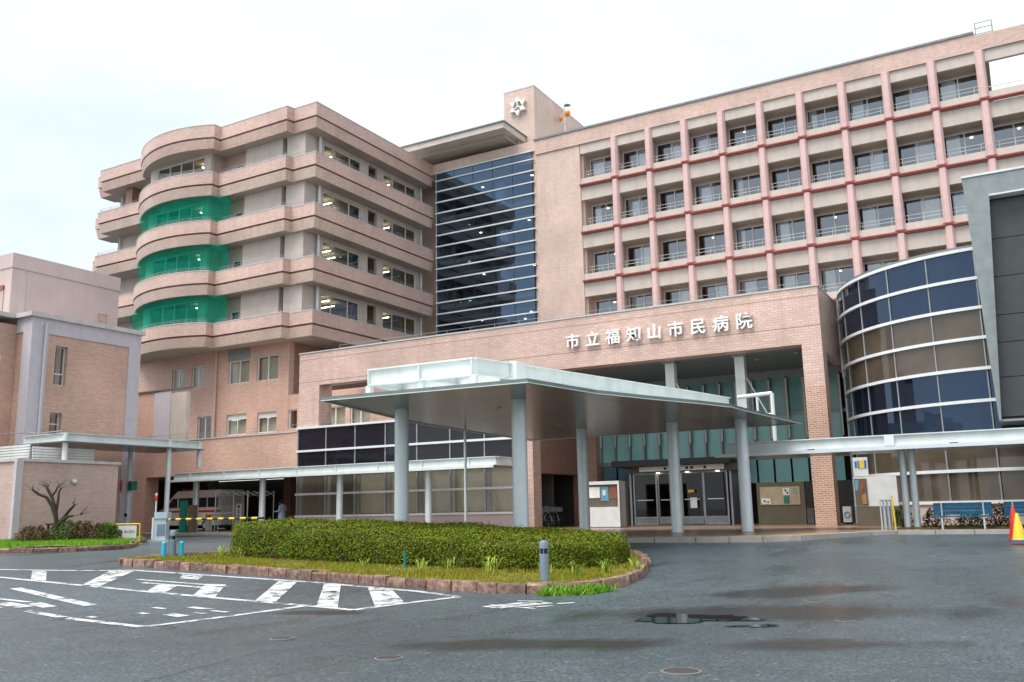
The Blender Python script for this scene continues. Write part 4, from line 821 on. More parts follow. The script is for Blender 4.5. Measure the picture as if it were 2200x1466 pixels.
CP = [(-15.56, 17.57), (-9.69, 17.84), (-9.28, 20.7), (-8.66, 22.6), (-7.91, 24.6), (-7.42, 26.2), (-7.39, 27.4), (-6.97, 33.5), (-18.1, 33.5), (-17.62, 27.5), (-17.2, 23.8)]
eo = CP+[CP[0]]
part('deck', MB().prism(offset(eo, .05)[:-1], 4.328, 4.366), 'white_metal', MC)
part('edge_gutter', MB().ring(eo, offset(eo, .16), 4.292, 4.375), 'canopy_edge', MC); part('edge_trim', MB().ring(offset(eo, -.012), offset(eo, .03), 4.272, 4.29), 'white_metal', MC)
def clip(poly, axis, v, keep_less):
    out = []
    for i, p in enumerate(poly):
        q = poly[(i+1) % len(poly)]; ip, iq = (p[axis] <= v) == keep_less, (q[axis] <= v) == keep_less
        if ip: out.append(p)
        if ip != iq: t = (v-p[axis])/(q[axis]-p[axis]); out.append((p[0]+(q[0]-p[0])*t, p[1]+(q[1]-p[1])*t))
    return out
inner = offset(eo, .17)[:-1]
ys = [17.5, 19.9, 22.3, 24.7, 27.1, 29.5, 31.9, 33.6]; xs2 = [-19, -15.4, -12.5, -9.6, -6]
for y0, y1 in zip(ys, ys[1:]):
    for x0, x1 in zip(xs2, xs2[1:]):
        q = clip(clip(clip(clip(inner, 1, y0+.008, False), 1, y1-.008, True), 0, x0+.008, False), 0, x1-.008, True)
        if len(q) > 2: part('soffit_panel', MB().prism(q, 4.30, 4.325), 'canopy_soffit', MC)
for x, y in ((-12.9, 22), (-10.2, 26), (-14, 28)): part('downlight', MB().lathe([(.1, -.015), (.1, 0)], (x, y, 4.3), 14), 'grey_frame', MC)
RB = [(-12.39, 19.9), (-12.0, 21.5), (-11.1, 25.5), (-10.1, 30.0), (-9.5, 33.2)]; LBm = [(-15.85, 19.9), (-15.9, 21.5), (-16.2, 25.5), (-16.5, 30.0), (-16.7, 33.2)]
for pl in (RB, LBm):
    for a, b in zip(pl, pl[1:]): part('long_beam', ibeam(MB(), a, b, 4.93, 5.4), 'white_metal', MC)
part('cross_beam', ibeam(MB(), LBm[0], RB[0], 4.932, 5.398), 'white_metal', MC)
for t in (1, 2, 3): part('cross_beam', ibeam(MB(), LBm[t], RB[t], 4.95, 5.3), 'white_metal', MC)
part('cross_beam', ibeam(MB(), (-14.1, 20.0), (-13.2, 33.0), 4.96, 5.28), 'white_metal', MC)
for p in (RB+LBm+[(-14.1, 19.95)]): part('stub_post', MB().box(p[0]-.08, p[1]-.08, 4.366, p[0]+.08, p[1]+.08, 4.93), 'white_metal', MC)
for x in (-14.1, -15.83, -12.42):
    part('web_stiffener', MB().box(x-.012, 19.79, 4.97, x+.012, 20.0, 5.36), 'white_metal', MC)
part('beam_plate', MB().box(-12.05, 21.2, 4.86, -11.85, 21.75, 5.44), 'white_metal', MC)
part('rust_patch', MB().box(-12.2, 20.9, 4.86, -12.0, 21.1, 4.93), 'concrete', MC)
for x, y in ((-13.9, 39.5), (-10.68, 39.55)):
    part('hanger_post', MB().box(x-.21, y-.2, 4.9, x+.21, y+.2, 7.9), 'white_metal', MC); part('hanger_cap', MB().box(x-.3, y-.3, 7.9, x+.3, y+.3, 7.965), 'grey_frame', MC)
    part('brace_rod', MB().tube((x+.22, y, 7.0), (x+1.1, y, 5.2), .03, 6), 'white_metal', MC)
    part('support_beam', MB().box(x-.12, 32.0, 4.62, x+.12, y-.22, 4.95), 'white_metal', MC)
m = MB().path([(-9.92, 36, 5.72), (-8.55, 36, 5.78), (-8.55, 36, 3.7)], .08, 8).path([(-9.15, 36, 5.72), (-9.15, 36, 4.95), (-8.55, 36, 4.95)], .05, 6)
part('drain_pipe', m, 'white_metal', MC)
part('drain_pipe', MB().tube((-17.35, 27.2, 4.3), (-17.35, 27.2, PZ), .05, 8), 'white_metal', MC)
GRP = 'silver columns carrying the entrance canopy'
for x, y, z, lab in ((-15.25, 20.6, .35, 'silver canopy column rising behind the left half of the hedge'), (-11.55, 20.75, .35, 'silver canopy column rising behind the hedge nearest the camera'), (-14.07, 29.97, PZ, 'silver canopy column left of the white notice case'), (-10.61, 29.96, PZ, 'silver canopy column in front of the sliding doors'), (-8.36, 30.5, PZ, 'silver canopy column left of the brown information board')):
    column(x, y, z, 4.3, .2, lab, GRP)
# left walkway
LW = thing('left_walkway_canopy', (-32, 37, 3.5), 'long low white steel walkway roof before the dark glass shopfront', 'canopy')
part('front_beam', ibeam(MB(), (-43.05, 36.2), (-21.4, 36.2), 3.5, 3.9), 'white_metal', LW); part('end_beam', ibeam(MB(), (-21.42, 36.3), (-21.42, 37.9), 3.502, 3.898), 'white_metal', LW); part('end_beam', ibeam(MB(), (-43.03, 36.3), (-43.03, 37.9), 3.502, 3.898), 'canopy_edge', LW)
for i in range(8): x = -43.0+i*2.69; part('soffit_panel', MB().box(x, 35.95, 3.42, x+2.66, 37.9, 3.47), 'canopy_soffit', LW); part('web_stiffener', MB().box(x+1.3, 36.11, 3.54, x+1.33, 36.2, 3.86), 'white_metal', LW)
part('front_trim', MB().box(-43.05, 35.92, 3.38, -21.4, 35.95, 3.49), 'white_metal', LW)
for x, lab in ((-41.85, 'slim silver walkway column in front of the ambulance'), (-36.65, 'slim silver walkway column left of the person in blue'), (-31.2, 'slim silver walkway column before the left shopfront panes'), (-25.62, 'slim silver walkway column before the right shopfront panes')):
    column(x, 36.8, PZ, 3.42, .17, lab, 'slim columns of the left walkway')
# right walkway
RW = thing('right_walkway_canopy', (-2, 33, 3.2), 'white steel walkway roof crossing in front of the curved glass wing', 'canopy')
part('front_beam', ibeam(MB(), (-9.3, 32), (7, 32), 3.24, 3.62), 'white_metal', RW); part('end_beam', ibeam(MB(), (-9.28, 32.1), (-9.28, 34.4), 3.242, 3.618), 'white_metal', RW)
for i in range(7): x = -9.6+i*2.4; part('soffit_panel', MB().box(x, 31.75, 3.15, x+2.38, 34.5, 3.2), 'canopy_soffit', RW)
part('front_trim', MB().box(-9.7, 31.7, 3.12, 7, 31.748, 3.23), 'silver', RW); part('splice_plate', MB().box(-4.05, 31.88, 3.26, -3.75, 31.98, 3.6), 'white_metal', RW)
for x in (-6.4, -2, .4): part('bolt_row', MB().box(x-.12, 31.87, 3.24, x+.12, 31.9, 3.27), 'iron', RW)
PC = thing('twin_column', (-3.6, 33.5, PZ), 'pair of close silver columns under the right walkway roof', 'column')
for x in (-3.74, -3.44): part('shaft', MB().tube((x-.02, 33.5, PZ), (x, 33.5, 3.15), .11, 16), 'silver', PC, smooth=40)
# pergola at the left
PG = thing('pergola_canopy', (-38.5, 29, .4), 'tall pale steel pergola roof crossing above the garage wall', 'canopy')
for (a, b) in (((-37.2, 25.2), (-37.2, 32.9)), ((-40.1, 25.2), (-40.1, 32.9)), ((-40.1, 25.2), (-37.2, 25.2)), ((-40.1, 30.9), (-37.2, 30.9)), ((-40.1, 32.9), (-37.2, 32.9))): part('beam', ibeam(MB(), a, b, 4.85, 5.22), 'white_metal', PG)
for i in range(4): y = 24.9+i*1.98; part('soffit_panel', MB().box(-40.5, y, 4.78, -36.85, y+1.96, 4.83), 'canopy_soffit', PG)
for x, y, z in ((-37.2, 25.25, 3.4), (-37.2, 30.9, .38), (-40.1, 30.9, .38), (-40.1, 25.25, 3.4), (-37.2, 32.8, 3.9)): part('post', MB().tube((x, y, z), (x, y, 5.2), .12, 14), 'white_metal', PG, smooth=40)
part('cable_pipe', MB().path([(-44, 24.6, 5.35), (-39.4, 24.9, 5.35), (-38.9, 24.95, 5.25), (-37.3, 25.1, 5.3)], .03, 5), 'grey_frame', PG)
part('control_box', MB().box(-39.9, 30.7, 2.8, -39.65, 31.05, 3.25), 'green_post', PG); part('switch', MB().box(-40.1, 30.72, 1.5, -39.97, 30.8, 1.65), 'black', PG)
NS = thing('no_entry_sign', (-40.3, 30.6, 3), 'round red no-entry sign seen edge-on on the pergola post', 'sign')
part('disc', MB().tube((-40.27, 30.55, 3.05), (-40.24, 30.58, 3.05), .32, 20), 'red', NS); part('tag', MB().box(-40.3, 30.5, 2.35, -40.22, 30.62, 2.6), 'white_paint', NS)

# ------------------------------------------------------------------ green safety nets
def net(k, lab):
    z1 = LV[k]-.80; z0 = LV[k+1]+.93; arc = shift(OUT, .40); i0 = 5; pts = arc[i0+1:i0+len(ARC)]+[(-49.5, 45.5)]
    pts = [(-61.0, 46.6)]+pts if k == 3 else pts
    m = MB(); rows = 9; r = random.Random(k)
    for j in range(rows+1):
        t = j/rows
        for i, p in enumerate(pts):
            w = .04*math.sin(i*1.9+k)+.03*r.uniform(-1, 1); s_ = .05*math.sin(math.pi*t)
            a = max(0, 1-i/4)*(1.0 if k else 0)*(1-t)*.5
            m.v.append((p[0]+w*.4-a, p[1]+s_+w*.6*math.sin(math.pi*t), z1+(z0-z1)*t))
    n_ = len(pts)
    m.f = [[j*n_+i, j*n_+i+1, (j+1)*n_+i+1, (j+1)*n_+i] for j in range(rows) for i in range(n_-1)]
    solo('safety_net', m, 'net', lab, 'net', 'green safety nets over the rounded balconies', smooth=60)
net(1, 'green safety net, topmost of the three on the rounded balconies'); net(2, 'green safety net, middle of the three on the rounded balconies'); net(3, 'green safety net, lowest of the three, just above the low building roof')

# ------------------------------------------------------------------ planted island: soil, kerb stones, hedge, plants
ISL = [(-20.3, 15.25), (-18.07, 15.0), (-15.5, 14.76), (-12.5, 14.33), (-9.86, 13.85), (-8.6, 13.68), (-7.7, 13.7), (-7.0, 14.05), (-6.6, 14.6), (-6.48, 15.3), (-6.55, 16.2), (-6.9, 17.6), (-7.6, 19.6), (-8.8, 21.6), (-11, 22.6), (-14.5, 22.6), (-17.2, 20.8), (-19.2, 17.6), (-20.3, 15.85)]
def resample(poly, step):
    out = []
    for a, b in zip(poly, poly[1:]+poly[:1]):
        l = math.hypot(b[0]-a[0], b[1]-a[1]); n = max(1, round(l/step)); out += [(a[0]+(b[0]-a[0])*i/n, a[1]+(b[1]-a[1])*i/n) for i in range(n)]
    return out
def smooth(poly, it=2):
    for _ in range(it):
        poly = [q for a, b in zip(poly, poly[1:]+poly[:1]) for q in ((a[0]*.75+b[0]*.25, a[1]*.75+b[1]*.25), (a[0]*.25+b[0]*.75, a[1]*.25+b[1]*.75))]
    return poly
def inpoly(x, y, P):
    c = False; j = len(P)-1
    for i in range(len(P)):
        if (P[i][1] > y) != (P[j][1] > y) and x < (P[j][0]-P[i][0])*(y-P[i][1])/(P[j][1]-P[i][1])+P[i][0]: c = not c
        j = i
    return c
def sheet(poly, h, inset, step=.45, rise=.1):
    """lumpy soil surface filling a bed outline"""
    from mathutils.geometry import tessellate_polygon
    m = MB(); xs_ = [p[0] for p in poly]; ys_ = [p[1] for p in poly]; idx = {}
    import itertools
    x = min(xs_)
    grid = {}
    nx_, ny_ = int((max(xs_)-min(xs_))/step)+2, int((max(ys_)-min(ys_))/step)+2
    for i in range(nx_+1):
        for j in range(ny_+1):
            px, py = min(xs_)+i*step, min(ys_)+j*step
            if inpoly(px, py, poly): grid[i, j] = len(m.v); m.v.append((px, py, G(px, py)+h+rise*(.5+.5*math.sin(px*1.3)*math.cos(py*1.7))))
    for (i, j), k in grid.items():
        q = [grid.get((i+1, j)), grid.get((i+1, j+1)), grid.get((i, j+1))]
        if all(t is not None for t in q): m.f.append([k]+q)
        elif q[0] is not None and q[2] is not None: m.f.append([k, q[0], q[2]])
        if q[0] is None or q[2] is None: pass
    return m
def kerb(poly, name, mat_, w, h, step, jit, closed=True, seed=1, struct_name='kerb'):
    r = random.Random(seed); root = bpy.data.objects.new(struct_name, None); COL.objects.link(root); root['kind'] = 'structure'
    P = resample(poly, .12)+([poly[0]] if closed else []); acc = [0]
    for a, b in zip(P, P[1:]): acc.append(acc[-1]+math.hypot(b[0]-a[0], b[1]-a[1]))
    def at(s):
        for i in range(len(acc)-1):
            if acc[i+1] >= s: t = (s-acc[i])/max(acc[i+1]-acc[i], 1e-6); a, b = P[i], P[i+1]; return (a[0]+(b[0]-a[0])*t, a[1]+(b[1]-a[1])*t)
        return P[-1]
    s = 0
    while s < acc[-1]-step*.5:
        l = step*r.uniform(.75, 1.3); e = min(s+l, acc[-1]); a, b = at(s), at(e-.012); dx, dy = b[0]-a[0], b[1]-a[1]; L_ = math.hypot(dx, dy) or 1; nx_, ny_ = -dy/L_, dx/L_
        o = r.uniform(-jit, jit); hh = h*r.uniform(.9, 1.1); m = MB(); pts = []
        c0, c1 = .008, .018
        for zz, t0, t1, sh in ((-.1, 0, w, 0), (hh*.75, -.01+r.uniform(0, jit), w, 0), (hh, c1, w-c1, c0)):
            for (p, sg) in ((a, 1), (b, -1)):
                for t in (t0, t1): pts.append((p[0]+nx_*(t+o)+dx/L_*sg*(sh+r.uniform(0, .012)), p[1]+ny_*(t+o)+dy/L_*sg*(sh+r.uniform(0, .012)), G(*p)+zz+r.uniform(-.008, .008)))
        k = pts; m.v = k
        def qd(*i): m.f.append(list(i))
        for z_ in (0, 4): qd(z_, z_+2, z_+6, z_+4); qd(z_+2, z_+3, z_+7, z_+6); qd(z_+3, z_+1, z_+5, z_+7); qd(z_+1, z_, z_+4, z_+5)
        qd(8, 10, 11, 9)
        part(name, m, mat_, root, smooth=35); s = e
    return root
ISLs = smooth(ISL, 1); IK = kerb(ISLs, 'kerb_stone', 'kerb_stone', .2, .165, .48, .022, seed=4)
inner_isl = offset(ISLs+[ISLs[0]], .1)[:-1]
b_ = struct('island_soil', sheet(inner_isl, .08, 0, .22, .05), 'soil')
def blades(name, poly, n, h, mat_, seed, zoff, lab, dens=None, wid=.012, lean=.5):
    r = np.random.default_rng(seed); xs_ = [p[0] for p in poly]; ys_ = [p[1] for p in poly]; v = []; f = []
    while len(f) < n:
        x, y = r.uniform(min(xs_), max(xs_)), r.uniform(min(ys_), max(ys_))
        if not inpoly(x, y, poly): continue
        if dens and r.random() > dens(x, y): continue
        z = G(x, y)+zoff(x, y); a = r.uniform(0, 6.28); hh = h*r.uniform(.4, 1.2); w = wid*r.uniform(.7, 1.5); dx_, dy_ = math.cos(a), math.sin(a); lx, ly = r.uniform(-lean, lean, 2)*hh
        k = len(v); v += [(x-dx_*w, y-dy_*w, z-.02), (x+dx_*w, y+dy_*w, z-.02), (x+lx, y+ly, z+hh)]; f.append((k, k+1, k+2))
    me = bpy.data.meshes.new(name); me.from_pydata(v, [], f); me.materials.append(MATS[mat_]); o = link(name, me); tag(o, lab, None, kind='stuff'); return o
HG = smooth([(-18.55, 17.6), (-17.6, 16.75), (-14.4, 16.45), (-10.3, 16.15), (-8.4, 16.3), (-7.65, 17.2), (-7.6, 18.6), (-8.6, 19.8), (-12, 20.25), (-16, 20.15), (-18.2, 19.0)], 2)
soilz = lambda x, y: .1
blades('grass', inner_isl, 42000, .075, 'grass_dry', 11, soilz, 'yellowish short grass with brown patches round the hedge', lambda x, y: (0 if inpoly(x, y, HG) else (.25+.75*(math.sin(x*2.1+1)*math.cos(y*2.6) > -.45))) if y < 18.5 else .15)
# hedge: dark core plus leaves
def hedge_h(x): return .90-.03*(x+18)
def hedge(P, lab):
    root = thing('hedge', (-13, 18, .3), lab, 'hedge'); r = np.random.default_rng(5); cx, cy = -13.1, 18.2
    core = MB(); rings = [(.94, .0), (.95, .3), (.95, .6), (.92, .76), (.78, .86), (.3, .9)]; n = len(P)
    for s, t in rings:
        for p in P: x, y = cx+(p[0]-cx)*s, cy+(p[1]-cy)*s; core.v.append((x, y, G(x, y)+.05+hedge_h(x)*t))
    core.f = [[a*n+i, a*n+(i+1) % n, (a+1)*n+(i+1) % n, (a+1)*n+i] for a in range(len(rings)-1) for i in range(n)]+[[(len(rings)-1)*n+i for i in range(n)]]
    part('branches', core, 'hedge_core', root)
    # leaf quads over the surface
    seg = []; per = 0
    for a, b in zip(P, P[1:]+P[:1]): l = math.hypot(b[0]-a[0], b[1]-a[1]); seg.append((a, b, per, l)); per += l
    N_ = 110000; v = np.zeros((N_*4, 3)); k = 0
    starts = np.array([q[2] for q in seg])
    while k < N_:
        side = r.random() < .46
        if side:
            s = r.uniform(0, per); i = int(np.searchsorted(starts, s, 'right')-1); a, b, st, l = seg[i]; t = (s-st)/l; x, y = a[0]+(b[0]-a[0])*t, a[1]+(b[1]-a[1])*t
            if y > 19.3 and r.random() < .7: continue
            u = r.random()**.85; bul = .05*math.sin(s*2.3)+.04*math.sin(s*5.1+u*4)-.10*max(0, u-.8)*5*.6-.08*max(0, .25-u)*4
            nx_, ny_ = (b[1]-a[1])/l, -(b[0]-a[0])/l; dd = bul-.15*r.random()**1.5+.025+(.09*r.random() if r.random() < .04 else 0); x += nx_*dd; y += ny_*dd; z = G(x, y)+.06+hedge_h(x)*u*.97; nrm = Vector((nx_, ny_, .25+.9*max(0, u-.75)))
        else:
            x, y = r.uniform(-18.6, -7.5), r.uniform(16.1, 20.3)
            if not inpoly(x, y, P): continue
            e = min(math.hypot(x-p[0], y-p[1]) for p in P[::2]); z = G(x, y)+.06+hedge_h(x)*(1.0+.05*math.sin(x*2.1)*math.cos(y*1.7)-.16*max(0, 1-e/.45)**2)+r.uniform(-.06, .02)+(.08*r.random() if r.random() < .05 else 0); nrm = Vector((0, 0, 1))
        nrm = (nrm+Vector(r.uniform(-.9, .9, 3))).normalized(); t1 = nrm.orthogonal().normalized(); ang = r.uniform(0, 6.28); t2 = nrm.cross(t1); u1 = t1*math.cos(ang)+t2*math.sin(ang); u2 = nrm.cross(u1); L_ = r.uniform(.017, .031); W_ = L_*.5
        c = Vector((x, y, z)); v[k*4] = c-u1*L_; v[k*4+1] = c-u2*W_; v[k*4+2] = c+u1*L_; v[k*4+3] = c+u2*W_; k += 1
    me = bpy.data.meshes.new('leaves'); me.vertices.add(N_*4); me.vertices.foreach_set('co', v.ravel()); me.loops.add(N_*4); me.loops.foreach_set('vertex_index', np.arange(N_*4)); me.polygons.add(N_); me.polygons.foreach_set('loop_start', np.arange(0, N_*4, 4)); me.update(calc_edges=True)
    me.materials.append(MATS['leaf_hedge']); o = link('leaves', me, root); o.location = -root.location; o['kind'] = 'stuff'
hedge(HG, 'long clipped hedge with rounded ends on the planted island')
# arching grass-like plants along the foot of the hedge
def tuft(c, n, h, seed, lab, mat_='blade_leaf'):
    r = random.Random(seed); root = thing('lily_clump', c, lab, 'plant', 'arching leafy clumps at the foot of the hedge'); m = MB()
    for i in range(n):
        a = r.uniform(0, 6.28); hh = h*r.uniform(.6, 1.1); out = hh*r.uniform(.35, .9); w = .013; px, py = -math.sin(a)*w, math.cos(a)*w; prev = None
        bx, by = r.uniform(-.12, .12), r.uniform(-.1, .1)
        for j in range(6):
            t = j/5; x, y, z = bx+math.cos(a)*out*t, by+math.sin(a)*out*t, hh*(t*1.7-t*t*1.05); ww = 1-t*.85
            cur_ = ((x+px*ww, y+py*ww, z), (x-px*ww, y-py*ww, z))
            if prev: m.poly([prev[0], prev[1], cur_[1], cur_[0]])
            prev = cur_
    o = link('blades', m.mesh('blades', mat_), root); o['kind'] = 'stuff'
for i, (x, y, n, h, lab) in enumerate([(-18.1, 16.85, 26, .38, 'green leafy clump at the left end of the hedge'), (-17.3, 16.6, 26, .36, 'second leafy clump from the left end of the hedge'), (-13.0, 16.1, 12, .2, 'lone small bright clump before the middle left of the hedge'), (-11.3, 16.0, 22, .3, 'spreading clump right of the little green stake'), (-10.6, 15.95, 26, .34, 'yellow-green clump before the middle of the hedge'), (-9.55, 15.9, 34, .42, 'largest yellow-green arching clump left of the bollard light'),
      (-8.3, 15.85, 24, .38, 'yellow-green clump just left of the bollard light'), (-7.55, 15.6, 30, .42, 'bright arching clump touching the right side of the bollard light'), (-7.2, 16.3, 26, .4, 'thin-leaved clump toward the right end of the hedge'), (-6.85, 16.9, 20, .34, 'clump at the right tip of the hedge')]):
    tuft((x, y, G(x, y)+.12), n, h, i+20, lab)
W_ = []
def weeds(poly, n, seed, lab): return blades('weeds', poly, n, .16, 'grass_green', seed, lambda x, y: .0, lab, wid=.02, lean=.9)
weeds([(-7.25, 13.55), (-6.55, 14.05), (-6.35, 14.7), (-6.65, 14.5), (-7.2, 13.9)], 500, 3, 'green weeds hanging over the right end of the stone kerb')
solo('garden_stake', MB().tube((-11.75, 16.0, .25), (-11.75, 16.0, .62), .035, 8), 'green_post', 'short dark green stake in the grass before the hedge', 'stake')
def bollard(c, lab, h=.72):
    t = thing('bollard_light', c, lab, 'bollard light', 'grey bollard lights on the planted island'); x, y, z = c
    part('post', MB().lathe([(.085, 0), (.085, h*.66), (.075, h*.67)], c, 20), 'bollard', t, smooth=40); part('lens', MB().lathe([(.06, h*.67), (.06, h*.80)], c, 16), 'pane_black', t, smooth=40)
    for i in range(4): a = i*math.pi/2+.4; part('strut', MB().tube((x+.07*math.cos(a), y+.07*math.sin(a), z+h*.66), (x+.07*math.cos(a), y+.07*math.sin(a), z+h*.81), .009, 5), 'bollard', t)
    part('cap', MB().lathe([(.086, h*.8), (.086, h*.94), (.07, h*.985), (.02, h)], c, 20), 'bollard', t, smooth=40)
bollard((-7.7, 14.65, .18), 'grey bollard light standing in the grass before the hedge'); bollard((-19.55, 16.5, .38), 'grey bollard light between two cyan panels at the island tip')
for x, y, lab in ((-19.69, 16.34, 'cyan plastic panel at the left of the bollard light'), (-19.41, 16.66, 'cyan plastic panel at the right of the bollard light')): solo('marker_panel', MB().lathe([(.06, 0), (.06, .42), (.035, .45)], (x, y, .36), 14), 'cyan', lab, 'marker panel', 'cyan panels beside the bollard light')
solo('orange_strip', MB().box(-19.72, 16.62, .38, -19.66, 16.66, .8), 'orange', 'thin orange strip leaning beside the left bollard light', 'strip')

# ------------------------------------------------------------------ left verge with tree and shrubs
VG = [(-36.55, 12.5), (-31.4, 15.3), (-28.2, 17.2), (-26.7, 18.25), (-26.05, 19.2), (-26.2, 20.4), (-28.2, 22.2), (-30.8, 24.4), (-32.4, 26.0), (-36.55, 28.2)]
struct('verge_soil', sheet(VG, .1, 0, .3, .12), 'soil')
kerb(VG[::1][:-1]+[VG[-1]], 'kerb_stone', 'kerb_stone', .15, .15, .7, .004, closed=False, seed=8, struct_name='verge_kerb')
blades('grass', offset(VG+[VG[0]], .12)[:-1], 30000, .16, 'grass_green', 5, lambda x, y: .13, 'bright green grass on the verge by the garage wall', wid=.016)
def shrub(c, R_, h, mat_, n, seed, lab, grp):
    r = np.random.default_rng(seed); root = thing('shrub', c, lab, 'shrub', grp); m = MB(); st = MB()
    for i in range(9): a = r.uniform(0, 6.28); st.tube((0, 0, -.05), (R_*.6*math.cos(a), R_*.6*math.sin(a), h*.8*r.uniform(.6, 1)), .012, 5, .005)
    link('stems', st.mesh('stems', 'bark'), root)
    for i in range(n):
        a, u = r.uniform(0, 6.28), r.uniform(0, 1); q = r.uniform(.55, 1.02); rad = R_*math.sqrt(max(0, 1-(u*.92)**2.2))*q*(1+.22*math.sin(3*a+seed)); x, y, z = rad*math.cos(a), rad*math.sin(a), h*u*r.uniform(.8, 1.08)
        nn = Vector(r.uniform(-1, 1, 3)).normalized(); t1 = nn.orthogonal().normalized(); t2 = nn.cross(t1); L_ = r.uniform(.025, .045); c_ = Vector((x, y, z)); m.poly([c_-t1*L_, c_-t2*L_*.5, c_+t1*L_, c_+t2*L_*.5])
    o = link('leaves', m.mesh('leaves', mat_), root); o['kind'] = 'stuff'
SG_ = 'low shrubs on the verge'
for i, (x, y, R_, h, m_, lab) in enumerate([(-32.4, 21.0, .62, .62, 'leaf_red', 'reddish shrub left of the pruned tree'), (-32.0, 21.95, .6, .8, 'leaf_green', 'green shrub around the foot of the pruned tree'), (-31.5, 22.35, .55, .75, 'leaf_red', 'reddish brown shrub just right of the pruned tree'), (-30.6, 22.5, .5, .65, 'leaf_red', 'dark red shrub left of the yellow barricade'), (-30.35, 22.6, .45, .68, 'leaf_green', 'green shrub between the dark red one and the barricade')]):
    shrub((x, y, G(x, y)+.15), R_, h, m_, 2600, i+40, lab, SG_)
TRS = .86
TR = thing('pruned_tree', (-32.2, 21.7, .5), 'bare pruned tree with cut branches before the tiled garage wall', 'tree')
m = MB(); q = lambda a, b, c: Vector((-32.2, 21.7, .5))+Vector((CA*a, SA*a, c))*TRS+Vector((-SA*b, CA*b, 0))
def limb(pts, r0, r1):
    n = len(pts)-1
    for i in range(n): m.tube(q(*pts[i]), q(*pts[i+1]), 1.25*(r0+(r1-r0)*i/n), 8, 1.25*(r0+(r1-r0)*(i+1)/n))
limb([(0, 0, -.1), (.02, 0, .4), (.06, 0, .75), (.04, 0, .95)], .11, .10)
part('trunk', m, 'bark', TR, smooth=60); m = MB()
limb([(.04, 0, .9), (-.08, .05, 1.25), (-.3, .1, 1.7), (-.55, .1, 2.05), (-.9, .05, 2.2), (-1.15, 0, 2.4)], .07, .03); limb([(.04, 0, .9), (0, -.05, 1.35), (-.1, -.1, 1.8), (-.2, -.1, 2.1), (-.45, -.1, 2.5)], .06, .028)
limb([(-.2, -.1, 2.1), (-.05, -.1, 2.3), (.05, -.1, 2.55)], .035, .022); limb([(-.1, -.1, 1.8), (-.32, -.05, 2.15), (-.5, -.05, 2.45)], .035, .022); limb([(.0, -.05, 1.35), (.0, .05, 1.9), (-.02, .1, 2.3), (.08, .1, 2.42)], .045, .02)
limb([(.06, 0, .85), (.3, .05, 1.15), (.5, .1, 1.45), (.72, .1, 1.7)], .06, .03); limb([(.06, 0, .8), (.35, -.05, 1.05), (.6, -.1, 1.2), (.8, -.1, 1.22)], .06, .03); limb([(.8, -.1, 1.22), (1.05, -.1, 1.25), (1.4, -.1, 1.6)], .012, .006); limb([(.72, .1, 1.7), (.9, .1, 1.75)], .012, .006); limb([(.4, .0, 1.3), (.62, .0, 1.6)], .02, .01)
rt_ = random.Random(6)
for (bx, bz, n) in ((-.9, 2.2, 3), (-1.15, 2.4, 3), (-.45, 2.5, 4), (.05, 2.55, 3), (.08, 2.42, 3), (.72, 1.7, 3), (1.05, 1.25, 3), (-.5, 2.45, 3)):
    for i in range(n):
        dx_, dz_ = rt_.uniform(-.3, .3)+.15*(1 if bx > 0 else -1), rt_.uniform(.08, .32); limb([(bx, 0, bz), (bx+dx_*.5, rt_.uniform(-.1, .1), bz+dz_*.6), (bx+dx_, rt_.uniform(-.1, .1), bz+dz_)], .011, .004)
part('crown', m, 'bark', TR, smooth=60)
for a in (-.42, .30): part('support_post', MB().tube(q(a, .1, -.1), q(a*.9, .1, .85), .045, 8), 'bark', TR)
part('support_bar', MB().tube(q(-.48, .06, .88), q(.36, .06, .88), .035, 8), 'bark', TR)

# ------------------------------------------------------------------ gate, barricade, posts
BR = thing('barricade', (-30.3, 23.4, .42), 'yellow pipe barricade with a white no-entry board on the verge corner', 'barricade')
bd = Vector((.86, .51)).normalized(); bn = Vector((-bd.y, bd.x)); bp = lambda s_, z, t=0: (-30.75+bd.x*s_+bn.x*t, 23.1+bd.y*s_+bn.y*t, .42+z)
for s_ in (0, 1.02): part('leg', MB().tube(bp(s_, 0), bp(s_, .78), .025, 8), 'yellow', BR)
for z in (.12, .78): part('crossbar', MB().tube(bp(0, z), bp(1.02, z), .022, 8), 'yellow', BR)
part('foot', MB().tube(bp(1.02, .02, -.3), bp(1.02, .02, .3), .025, 8), 'yellow', BR)
part('sign_plate', MB().obox((-30.75, 23.1), tuple(bd), tuple(bn), .16, .92, -.06, -.045, .42+.24, .42+.72), 'white_paint', BR)
th = math.atan2(bd.y, bd.x)
def onboard(me, s_, z, name, t=-.064):
    o = link(name, me, BR); o.rotation_euler = (0, 0, th); o.location = Vector(bp(s_, z, t))-world_loc(BR); return o
onboard(MB().tube((0, 0, 0), (0, -.006, 0), .10, 20).mesh('symbol_disc', 'red'), .30, .48, 'symbol_disc'); onboard(MB().box(-.07, -.012, -.016, .07, -.008, .016).mesh('symbol_bar', 'white_paint'), .30, .48, 'symbol_bar')
onboard(text_mesh('進入禁止', .105, .006, 'grey_frame', .002), .66, .5, 'sign_text')
part('warning_lamp', MB().lathe([(.02, 0), (.075, .03), (.075, .1), (.02, .13)], bp(.92, .06), 12), 'yellow', BR, smooth=50)
GM = thing('gate_machine', (-31.9, 26.3, .42), 'pale blue parking gate machine with a slender warning light', 'gate machine')
gq = lambda a, b, z: (-31.9+CA*a-SA*b, 26.3+SA*a+CA*b, .42+z)
def gbox(a0, a1, b0, b1, z0, z1): return MB().obox((-31.9, 26.3), (CA, SA), (-SA, CA), a0, a1, b0, b1, .42+z0, .42+z1)
part('plinth', gbox(-.45, .4, -.25, .3, -.1, .07), 'concrete', GM)
